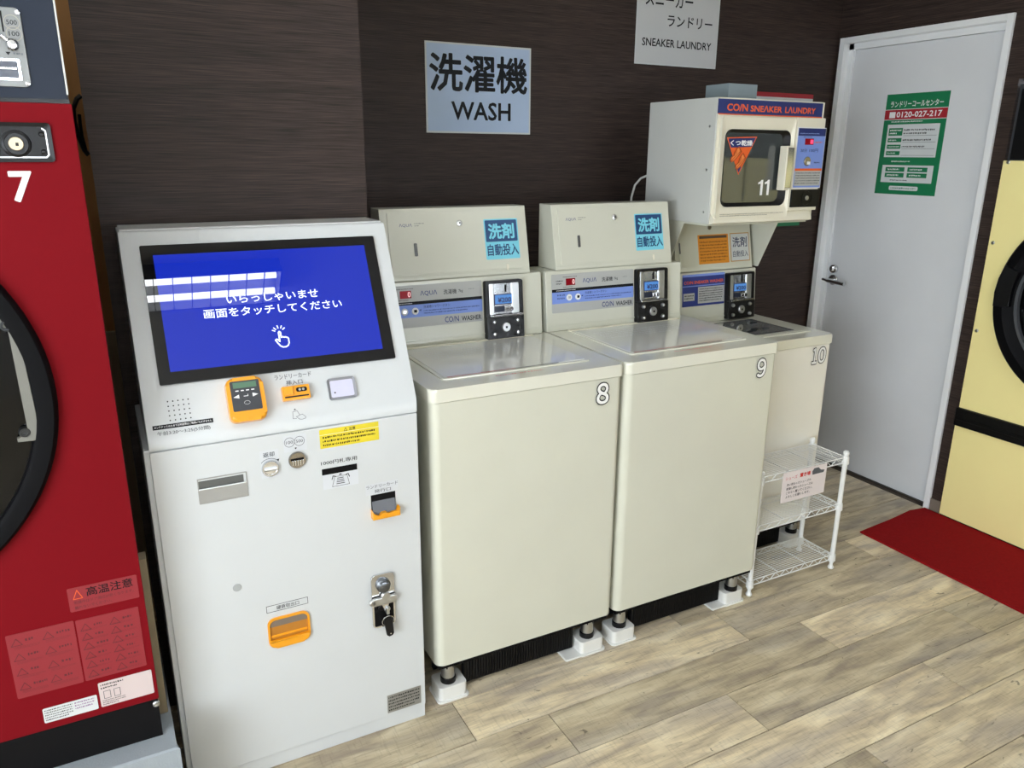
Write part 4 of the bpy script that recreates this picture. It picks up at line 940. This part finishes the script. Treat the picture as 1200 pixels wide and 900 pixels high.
# slanting sill with vent slots below the door
SF = Frame((X0, Yd-.006, Z0+.044), (1, 0, 0), (0, .016, .05))
part('front_sill', MB().prism(Frame((X0+.004, 0, 0), (0, -1, 0), (0, 0, 1)), [(-(Yd-.006), Z0), (-(Yd-.022), Z0+.004), (-(Yd-.020), Z0+.018), (-(Yd-.004), Z0+.040), (-(Yd+.004), Z0+.040), (-(Yd+.004), Z0)][::-1], -(X1-X0-.02), 0), CREAM3, sd)
vs_ = MB(); Fv = front(Yd-.0228)
u_a, u_b = FD1.px(843, 252, .022)[0], FD1.px(918, 248, .022)[0]
zz = FD1.px(870, 251.5, DN)[1]
small_print(front(Yd-DN-.0008), (u_a, u_b, zz-.006, zz+.006), 2, mat('taupe_print', '8d877a', .5), sd, .0, 66)
# grey box and stack on top
bx = MB().wbox((2.142, 2.35, Z1+.0005), (2.285, 2.478, Z1+.062), .002)
solo('junction_box', bx, mat('blue_grey_steel', '8f9ca0', .5), 'small blue-grey metal box on top of the sneaker dryer', 'box')
# white cord behind the sneaker dryer
pts = [at(738, 262, 1, 2.70), at(738.5, 245, 1, 2.70), at(740, 231, 1, 2.70), at(744, 217, 1, 2.70), at(751, 209, 1, 2.70), at(759, 205.5, 1, 2.66), Vector((2.10, 2.61, 1.53))]
solo('power_cord', MB().tube(pts, .0045, 8), mat('white_cord', 'dcdcd8', .5), 'white cord curving out from behind the sneaker dryer', 'cord')

# ------------------------------------------------------------------ wire rack with its notice
WIRE = mat('white_coated_wire', 'e9eae8', .35)
rk = thing('wire_rack', 'white three-tier wire rack on the floor beside washer 9', 'rack', (2.225, 1.95, 0))
ra, rb, rc_, rd_ = 2.003, 2.446, 1.866, 2.030
posts = [(ra, rc_), (rb, rc_), (ra, rd_), (rb, rd_)]
for x, y in posts:
    part('post', MB().tube([(x, y, .028), (x, y, .500)], .0095, 14), WIRE, rk)
    c = MB().lathe(top(0), x, y, [(0, .494), (.0115, .494), (.0115, .503), (.008, .508), (0, .509)], 16); part('post_cap', c, WIRE, rk)
    part('levelling_foot', MB().lathe(top(0), x, y, [(0, 0), (.010, 0), (.0125, .006), (.007, .016), (.006, .030), (0, .031)], 16), WIRE, rk)
for z in (.482, .286, .062):
    rim = MB()
    for zz_ in (z, z-.022):
        for a, b_ in (((ra, rc_), (rb, rc_)), ((ra, rd_), (rb, rd_)), ((ra, rc_), (ra, rd_)), ((rb, rc_), (rb, rd_))):
            rim.tube([(a[0], a[1], zz_), (b_[0], b_[1], zz_)], .0025, 6)
    sh_ = part('wire_shelf', rim, WIRE, rk)
    for (p, q_, n_z) in (((ra, rc_), (rb, rc_), 17), ((ra, rd_), (rb, rd_), 17), ((ra, rc_), (ra, rd_), 6), ((rb, rc_), (rb, rd_), 6)):
        pts = []
        for k in range(n_z+1):
            f_ = k/n_z; pts.append((p[0]+(q_[0]-p[0])*f_, p[1]+(q_[1]-p[1])*f_, z if k % 2 else z-.022))
        part('truss_wire', MB().tube(pts, .0017, 5), WIRE, sh_)
    for k in range(1, 16):
        yy = rc_+(rd_-rc_)*k/16
        part('deck_wire', MB().tube([(ra, yy, z+.001), (rb, yy, z+.001)], .0013, 5), WIRE, sh_)
    for k in range(1, 3):
        xx = ra+(rb-ra)*k/3
        part('cross_wire', MB().tube([(xx, rc_, z-.002), (xx, rd_, z-.002)], .0022, 6), WIRE, sh_)
    for x, y in posts:
        part('collar', MB().lathe(top(0), x, y, [(.0095, z-.026), (.0145, z-.026), (.013, z+.002), (.0095, z+.002)], 16), WIRE, sh_)
RF = front(rc_-.006)
q = RF.rect((920.5, 553), (970.4, 543.5), (963.5, 578), (912, 589.5))
nt_ = thing('rack_notice', 'white handwritten-style notice with pink heading hanging on the wire rack', 'notice', RF.w((q[0]+q[1])/2, q[2], 0))
cw = Matrix.Rotation(math.radians(-1), 4, 'Y')
part('sheet', MB().box(RF, *q, 0, .0012), mat('pale_pink_paper', 'e8dfdf', .4), nt_)
W, H = q[1]-q[0], q[3]-q[2]
PINK = mat('pink_print', 'd05a62', .5)
text(RF, 'シューズ', Q(.06, .32, .74, .86), PINK, nt_, .0016, .01); text(RF, '置き場', Q(.38, .62, .74, .88), mat('strong_red_print', 'd0342c', .5), nt_, .0016, .03)
so = MB().poly(RF, [(q[0]+a*W, q[2]+b*H) for a, b in ((.67, .72), (.93, .72), (.95, .80), (.86, .83), (.80, .93), (.70, .93), (.66, .84))], .0016)
part('shoe_drawing', so, GREYINK, nt_, smooth=False)
for k, s_ in enumerate(('洗い終わったシューズや', '乾燥し終わったシューズは', 'こちらへ置いてください。', 'よろしくお願いします。')):
    text(RF, s_, Q(.10, .10+.60*(len(s_)/12), .53-.135*k, .62-.135*k), INK, nt_, .0016, .012, 1)

# ------------------------------------------------------------------ red dryer (number 7)
Yr = 1.72; R1 = -.0185; R0 = -1.06; RZ0, RZ1 = .380, 1.684
rdm = thing('tumble_dryer', 'large red tumble dryer numbered 7 at the left edge', 'dryer', ((R0+R1)/2, 2.1, .275))
KR = front(Yr)
part('cabinet', MB().wbox((R0+.006, Yr+.020, .280), (R1-.17, 2.45, 1.95), .003), mat('dark_grey_steel', '3a3c40', .5), rdm)
DC = (-.543, 1.1425); DR = .426
bodym = MB().prism(KR, rr(R0, R1, RZ0, RZ1, .003), -.022, 0, .0015)
part('front_panel', bodym, RED, rdm)
drm = part('door', MB().lathe(KR, DC[0], DC[1], [(DR-.002, 0), (DR-.004, .014), (DR-.010, .020), (DR-.034, .020), (DR-.042, .014), (DR-.044, .002), (0, .002)], 96), mat('black_rubber', '0a0a0c', .6, spec=.08), rdm)
part('door_glass', MB().lathe(KR, DC[0], DC[1], [(DR-.046, .002), (DR-.06, .003), (0, .0035)], 64), mat('black_door_glass', '050506', .12, spec=.25), drm)
def kr(x, y, n=.012): return KR.px(x, y, n)
hb = [kr(-40, 366), kr(13, 366.5), kr(18, 374), kr(48, 508), kr(44, 515.5), kr(21, 518), kr(20, 513), kr(35, 508), kr(10, 383), kr(-40, 381)]
hng = part('hinge_bracket', MB().prism(KR, hb[::-1], .008, .016, .002), mat('grey_bracket', '77766f', .55), drm)
part('hinge_bracket', MB().prism(KR, [kr(32, 439), kr(48, 440), kr(48, 444), kr(33, 443)][::-1], .008, .014, .001), MATS['grey_bracket'], drm)
for x, y in ((7, 382), (29, 507)):
    c = kr(x, y, .016); b_ = part('bolt', MB().lathe(KR, c[0], c[1], [(.011, .006), (.011, .014), (.009, .018), (.0055, .018), (.005, .014), (0, .014)], 20), mat('dark_bolt', '3d3e40', .3, metal=.9), drm)
part('flange', MB().wbox((R0, Yr+.020, .290), (R1-.004, Yr+.032, 1.95), .001), mat('dark_grey_steel', '3a3c40', .5), rdm)
part('kick_panel', MB().wbox((R0, Yr-.002+.004, .277), (R1-.003, Yr+.02, .379), .001), BLACKM, rdm)
c = KR.px(182, 825, .0); part('screw', MB().lathe(KR, c[0]+.002, c[1], [(.0075, -.004), (.0075, .002), (.005, .004), (0, .003)], 16), STEEL, rdm)
# lock recess
g = KR.rect((-60, 143), (60.5, 143), (66.5, 190), (-60, 190)); g = (g[1]-.32, KR.px(61, 145)[0]+.000, g[2], g[3])
g = (-.22, -.0585, g[2], g[3])
lb = part('lock_recess', MB().ring(KR, rr(*g, .006), rr(*S(g, .007), .005), .0, .004, .002), BLACK, rdm)
part('recess_plate', MB().prism(KR, rr(*S(g, .006), .005), .0002, .0012), mat('black_satin', '070708', .4, spec=.25), lb)
part('silver_edge', MB().ribbon(KR, [(g[0]+.01, g[2]+.0085), (g[1]-.013, g[2]+.0085), (g[1]-.009, g[2]+.013), (g[1]-.009, g[3]-.014), (g[1]-.014, g[3]-.010)], .0022, .0022), STEEL, lb, smooth=False)
c = KR.px(19, 168.5, .006); ck = part('cam_lock', MB().lathe(KR, c[0], c[1], [(.024, .001), (.023, .006), (.019, .008), (.0185, .004), (.0125, .004), (.0125, .008), (.011, .0095), (0, .0095)], 32), BLACK, lb)
part('key_barrel', MB().cyl(KR, c[0], c[1], .0122, .004, .0103, 24, .001), mat('brass_steel', '93866f', .3, metal=.9), ck); part('keyhole', MB().box(KR, c[0]-.001, c[0]+.004, c[1]-.004, c[1]+.002, .010, .0107), BLACKM, ck)
for x, y in ((48.5, 157.5), (51.5, 178)): c = KR.px(x, y, .002); part('plug', MB().lathe(KR, c[0], c[1], [(.005, .001), (.005, .003), (.003, .0045), (0, .004)], 14), BLACK, lb)
q = KR.rect((8, 200.5), (36.5, 200.5), (26.5, 237), (14, 237)); q = (KR.px(8.5, 200.5)[0], KR.px(36.5, 201)[0], KR.px(20, 237)[1], KR.px(20, 200.5)[1])
text(KR, '7', q, WINK, rdm, .0008, .02, 4, name='number')
# heat labels
PK = mat('clear_red_label', '8c222c', .45); PKT = mat('dark_red_small_print', '5a1a22', .5)
def redlabel(tl, tr_, br, bl, nm='warning_label', m=PK):
    q = KR.rect(tl, tr_, br, bl); return q, part(nm, MB().prism(KR, rr(*q, .003), .0004, .0009), m, rdm)
q, lb_ = redlabel((78, 689), (160, 674.5), (163.5, 701), (82, 716.5)); W, H = q[1]-q[0], q[3]-q[2]
part('warning_symbol', MB().ribbon(KR, [(q[0]+.07*W, q[2]+.52*H), (q[0]+.20*W, q[2]+.52*H), (q[0]+.135*W, q[2]+.88*H)], .0015, .0012, closed=True), mat('orange_print', 'e8642a', .5), lb_, smooth=False)
text(KR, '高温注意', Q(.26, .93, .54, .92), INK, lb_, .0012, .012)
text(KR, '乾燥中はドア周辺が熱くなります。', Q(.07, .93, .30, .44), PKT, lb_, .0012, .008, 1); text(KR, '触れないでください。', Q(.07, .60, .08, .22), PKT, lb_, .0012, .008, 1)
q, lb_ = redlabel((6, 744), (87, 728.5), (98, 801), (20, 817.5)); W, H = q[1]-q[0], q[3]-q[2]
def label_grid(lb_, cols, rows, seed):
    for i in range(cols):
        for j in range(rows):
            a, b_ = .06+i*.92/cols, .06+(i+1)*.92/cols-.05; y1_, y0_ = .96-j*.92/rows, .96-(j+1)*.92/rows+.03
            z = Q(a, b_, y0_, y1_)
            part('warning_symbol', MB().ribbon(KR, [(z[0], z[3]-.022), (z[0]+.020, z[3]-.022), (z[0]+.010, z[3]-.006)], .0013, .0012, closed=True), PKT, lb_, smooth=False)
            small_print(KR, (z[0]+.026, z[1], z[3]-.018, z[3]-.006), 1, PKT, lb_, .0012, seed+i*10+j); small_print(KR, (z[0]+.004, z[1], z[2], z[3]-.024), 3, PKT, lb_, .0012, seed+5+i*10+j, .35, .2)
label_grid(lb_, 2, 4, 100)
q, lb_ = redlabel((90, 728), (162, 709.5), (171.5, 780), (98.5, 798)); W, H = q[1]-q[0], q[3]-q[2]
label_grid(lb_, 2, 6, 200)
q, lb_ = redlabel((49.5, 831), (113, 814), (116, 830), (52.5, 847.7), 'data_label', PAPER); W, H = q[1]-q[0], q[3]-q[2]
small_print(KR, Q(.03, .54, .10, .92), 5, INK, lb_, .0012, 301); small_print(KR, Q(.58, .95, .35, .92), 3, mat('purple_print', '8a5a90', .5), lb_, .0012, 302)
q, lb_ = redlabel((114.5, 801), (177, 784), (181, 811.5), (119, 828.5), 'data_label', mat('grey_pink_label', 'd3c3c2', .4)); W, H = q[1]-q[0], q[3]-q[2]
small_print(KR, Q(.04, .46, .70, .95), 2, INK, lb_, .0012, 303); small_print(KR, Q(.04, .46, .05, .28), 3, INK, lb_, .0012, 304)
dg_ = MB().ribbon(KR, [(q[0]+.08*W, q[2]+.32*H), (q[0]+.20*W, q[2]+.32*H), (q[0]+.20*W, q[2]+.62*H), (q[0]+.08*W, q[2]+.62*H)], .0012, .0012, closed=True)
dg_.ribbon(KR, [(q[0]+.27*W, q[2]+.32*H), (q[0]+.38*W, q[2]+.32*H), (q[0]+.38*W, q[2]+.62*H), (q[0]+.27*W, q[2]+.62*H)], .0012, .0012, closed=True); part('diagram', dg_, GREYINK, lb_, smooth=False)
# navy upper control panel
NP = front(1.735)
NAVYP = mat('navy_panel_paint', '202734', .5, spec=.2)
up_ = part('upper_panel', MB().box(NP, R0, -.0245, 1.690, 1.96, -.01, .003, .002), NAVYP, rdm)
part('side_trim', MB().box(NP, -.0245, -.0215, 1.700, 1.96, -.008, .004), GREYSTEEL, rdm)
part('lower_edge', MB().box(NP, R0, -.0215, 1.684, 1.692, -.01, .006), BLACK, rdm)
gu = NP.px(38, 102)[0]; g = (gu-.24, gu-.0005, NP.px(36, 103)[1], NP.px(20, 9.5)[1])
cp = part('coin_plate', MB().prism(NP, rr(*g, .010), .003, .007, .002), mat('brushed_coin_plate', '787977', .45, metal=.7), rdm)
for x, y in ((20, 14.5), (32.5, 98)): c = NP.px(x, y, .007); part('rivet', MB().lathe(NP, c[0], c[1], [(.005, .006), (.004, .009), (0, .0098)], 14), CHROME, cp)
for x, y, s_ in ((13.5, 26, '500'), (16.5, 39.5, '100')):
    c = NP.px(x, y, .007); part('coin_emblem', MB().ring(NP, circ(*c, .0125), circ(*c, .0112), .007, .0074), mat('taupe_print', '8d877a', .5), cp)
    text(NP, s_, (c[0]-.008, c[0]+.008, c[1]-.004, c[1]+.004), INK, cp, .0074, .01)
c = NP.px(2, 24, .008); part('coin_entry', MB().box(NP, c[0]-.0012, c[0]+.0012, c[1]-.018, c[1]+.016, .007, .0085), BLACKM, cp)
c = NP.px(14, 52, .02); c2 = NP.px(-6, 42, .015)
part('return_lever', MB().tube([NP.w(c2[0], c2[1], .008), NP.w(c2[0]+.01, c2[1], .016), NP.w(c[0], c[1], .018)], .0035, 8).lathe(NP, c[0], c[1], [(0, .012), (.010, .013), (.0105, .018), (.007, .023), (0, .024)], 20), CHROME, cp)
c = NP.px(9.5, 62.5, .007); part('arrow_print', MB().poly(NP, [(c[0]-.004, c[1]+.0025), (c[0]+.004, c[1]+.0025), (c[0], c[1]-.003)], .0074), INK, cp, smooth=False)
small_print(NP, (c[0]+.008, c[0]+.028, c[1]-.004, c[1]+.004), 1, GREYINK, cp, .0074, 71)
gu = NP.px(27, 94)[0]; q = (gu-.075, gu, NP.px(26, 95)[1], NP.px(24, 70)[1])
tr_ = part('return_tray', MB().ring(NP, rr(*q, .002), rr(*S(q, .004), .002), .006, .010), CHROME, cp); part('tray_window', MB().box(NP, *S(q, .003), .0065, .0075), mat('smoked_flap', '2b3140', .2), tr_)
part('tray_bar', MB().box(NP, q[0]+.005, q[1]-.006, q[3]-.018, q[3]-.014, .0075, .010, .001), CHROME, tr_)
c = NP.px(0, 4, .003); text(NP, '7', (c[0]-.035, c[0]+.004, c[1]-.004, c[1]+.05), WINK, up_, .0036, .02, 3, name='number')
# plinth and cables
PLN = mat('pale_blue_concrete', '9aa2a8', .8, var=.12, nscale=9, bump=.5)
pl = MB().prism(top(0), [(-1.25, 1.662), (.010, 1.662), (.000, 1.70), (-.012, 2.70), (-1.25, 2.70)], 0.0, .2765, .004, 1)
solo('dryer_plinth', pl, PLN, 'pale blue-grey concrete plinth under the red dryer', 'plinth')
pts = [at(96, 104, 1, 2.80), at(89, 113, 1, 2.80), at(85, 124, 1, 2.8), at(84, 132, 1, 2.8)]
cbm = MB().tube([at(95, 112, 1, 2.80), at(90, 116, 1, 2.80), at(86, 127, 1, 2.80), at(87, 142, 1, 2.80), at(92, 160, 1, 2.80), at(99, 176, 1, 2.8), at(104, 182, 1, 2.8)], .007, 8)
cbm.tube([at(93, 134, 1, 2.80), at(94, 146, 1, 2.80), at(96, 160, 1, 2.80), at(101, 178, 1, 2.80)], .005, 8)
solo('cable_bundle', cbm, BLACK, 'black cables looping against the brown wall beside the red dryer', 'cable')
pip = MB().wbox((-.16, 1.80, .2770), (-.004, 1.84, .70), .002)
solo('wooden_post', pip, mat('beige_board', '9a8c72', .7, var=.12), 'short beige board standing on the plinth behind the red dryer edge', 'board')

# ------------------------------------------------------------------ yellow dryer
XY = 3.285; KY = facing_left(XY)
ym = thing('tumble_dryer', 'yellow tumble dryer with black door ring at the right edge', 'dryer', (3.7, 1.57, 0))
Y1 = 1.972; Y0 = 1.0
part('cabinet', MB().wbox((XY+.02, Y0+.004, .006), (XY+.80, Y1-.006, 1.88), .003), mat('dark_grey_steel', '3a3c40', .5), ym)
part('upper_front', MB().box(KY, -Y1+.004, -Y0, .532, 1.588, -.022, 0, .002), YEL, ym)
part('lower_front', MB().box(KY, -Y1, -Y0, .012, .447, -.022, 0, .002), YEL, ym)
part('black_band', MB().box(KY, -Y1-.003, -Y0, .449, .531, -.022, .010, .004, 3), BLACK, ym)
part('band_groove', MB().box(KY, -Y1+.002, -Y0, .478, .492, .008, .014, .003), BLACK, ym)
part('top_panel', MB().box(KY, -Y1+.030, -Y0, 1.592, 1.86, -.022, .004, .002), BLACK, ym)
part('base_strip', MB().box(KY, -Y1+.004, -Y0, .002, .012, -.02, -.004), BLACKM, ym)
for (x, y) in ((1181.5, 190), (1163.5, 284.5), (1144.5, 387.5)):
    c = KY.px(x, y, .001); part('screw', MB().lathe(KY, c[0], c[1], [(.0075, 0), (.007, .002), (.004, .0035), (0, .003)], 16), STEEL, ym)
a, b_, c = KY.px(1167, 340, .02), KY.px(1198, 284, .02), KY.px(1198, 447, .02)
def circle3(p, q, r):
    ax, ay, bx, by, cx, cy = *p, *q, *r; d = 2*(ax*(by-cy)+bx*(cy-ay)+cx*(ay-by))
    ux = ((ax*ax+ay*ay)*(by-cy)+(bx*bx+by*by)*(cy-ay)+(cx*cx+cy*cy)*(ay-by))/d
    uy = ((ax*ax+ay*ay)*(cx-bx)+(bx*bx+by*by)*(ax-cx)+(cx*cx+cy*cy)*(bx-ax))/d
    return ux, uy, math.hypot(ax-ux, ay-uy)
ux, uy, ur = circle3(a, b_, c); print('yellow door', ux, uy, ur)
yd = part('door', MB().lathe(KY, ux, uy, [(ur+.004, 0), (ur+.002, .020), (ur-.008, .034), (ur-.045, .038), (ur-.060, .028), (ur-.085, .020), (ur-.095, .006), (0, .006)], 96), MATS['black_rubber'], ym)
part('door_glass', MB().lathe(KY, ux, uy, [(ur-.098, .006), (ur-.13, .022), (0, .030)], 64), MATS['black_door_glass'], yd)
part('inner_rim', MB().ring(KY, circ(ux, uy, ur-.088, 64), circ(ux, uy, ur-.100, 64), .010, .030), mat('dark_rim', '4a4c50', .3), yd)
blk = KY.px(1180, 345, .03)
part('hinge_block', MB().prism(KY, [(ux+(ur-.01)*math.cos(t), uy+(ur-.01)*math.sin(t)) for t in (2.80, 2.95, 3.10, 3.25)][::1]+[(ux+(ur-.075)*math.cos(t), uy+(ur-.075)*math.sin(t)) for t in (3.25, 3.10, 2.95, 2.80)], .02, .046, .003), BLACK, yd)
def dup(root, off, label):
    r = root.copy(); C.objects.link(r); r.location = root.location+Vector(off); r['label'] = label
    for ch in list(root.children):
        c_ = ch.copy(); C.objects.link(c_); c_.parent = r
        for g_ in ch.children: d_ = g_.copy(); C.objects.link(d_); d_.parent = c_
    return r
ym2 = dup(ym, (0, -.985, 0), 'yellow tumble dryer next to the camera, outside the picture, mirrored in the dark glass door')
ym['group'] = ym2['group'] = 'yellow dryers along the right wall'
SC.cycles.use_denoising = True
SC.cycles.max_bounces = 8; SC.cycles.diffuse_bounces = 4; SC.cycles.glossy_bounces = 4; SC.cycles.transmission_bounces = 4
SC.cycles.sample_clamp_indirect = 8; SC.cycles.caustics_reflective = False; SC.cycles.caustics_refractive = False
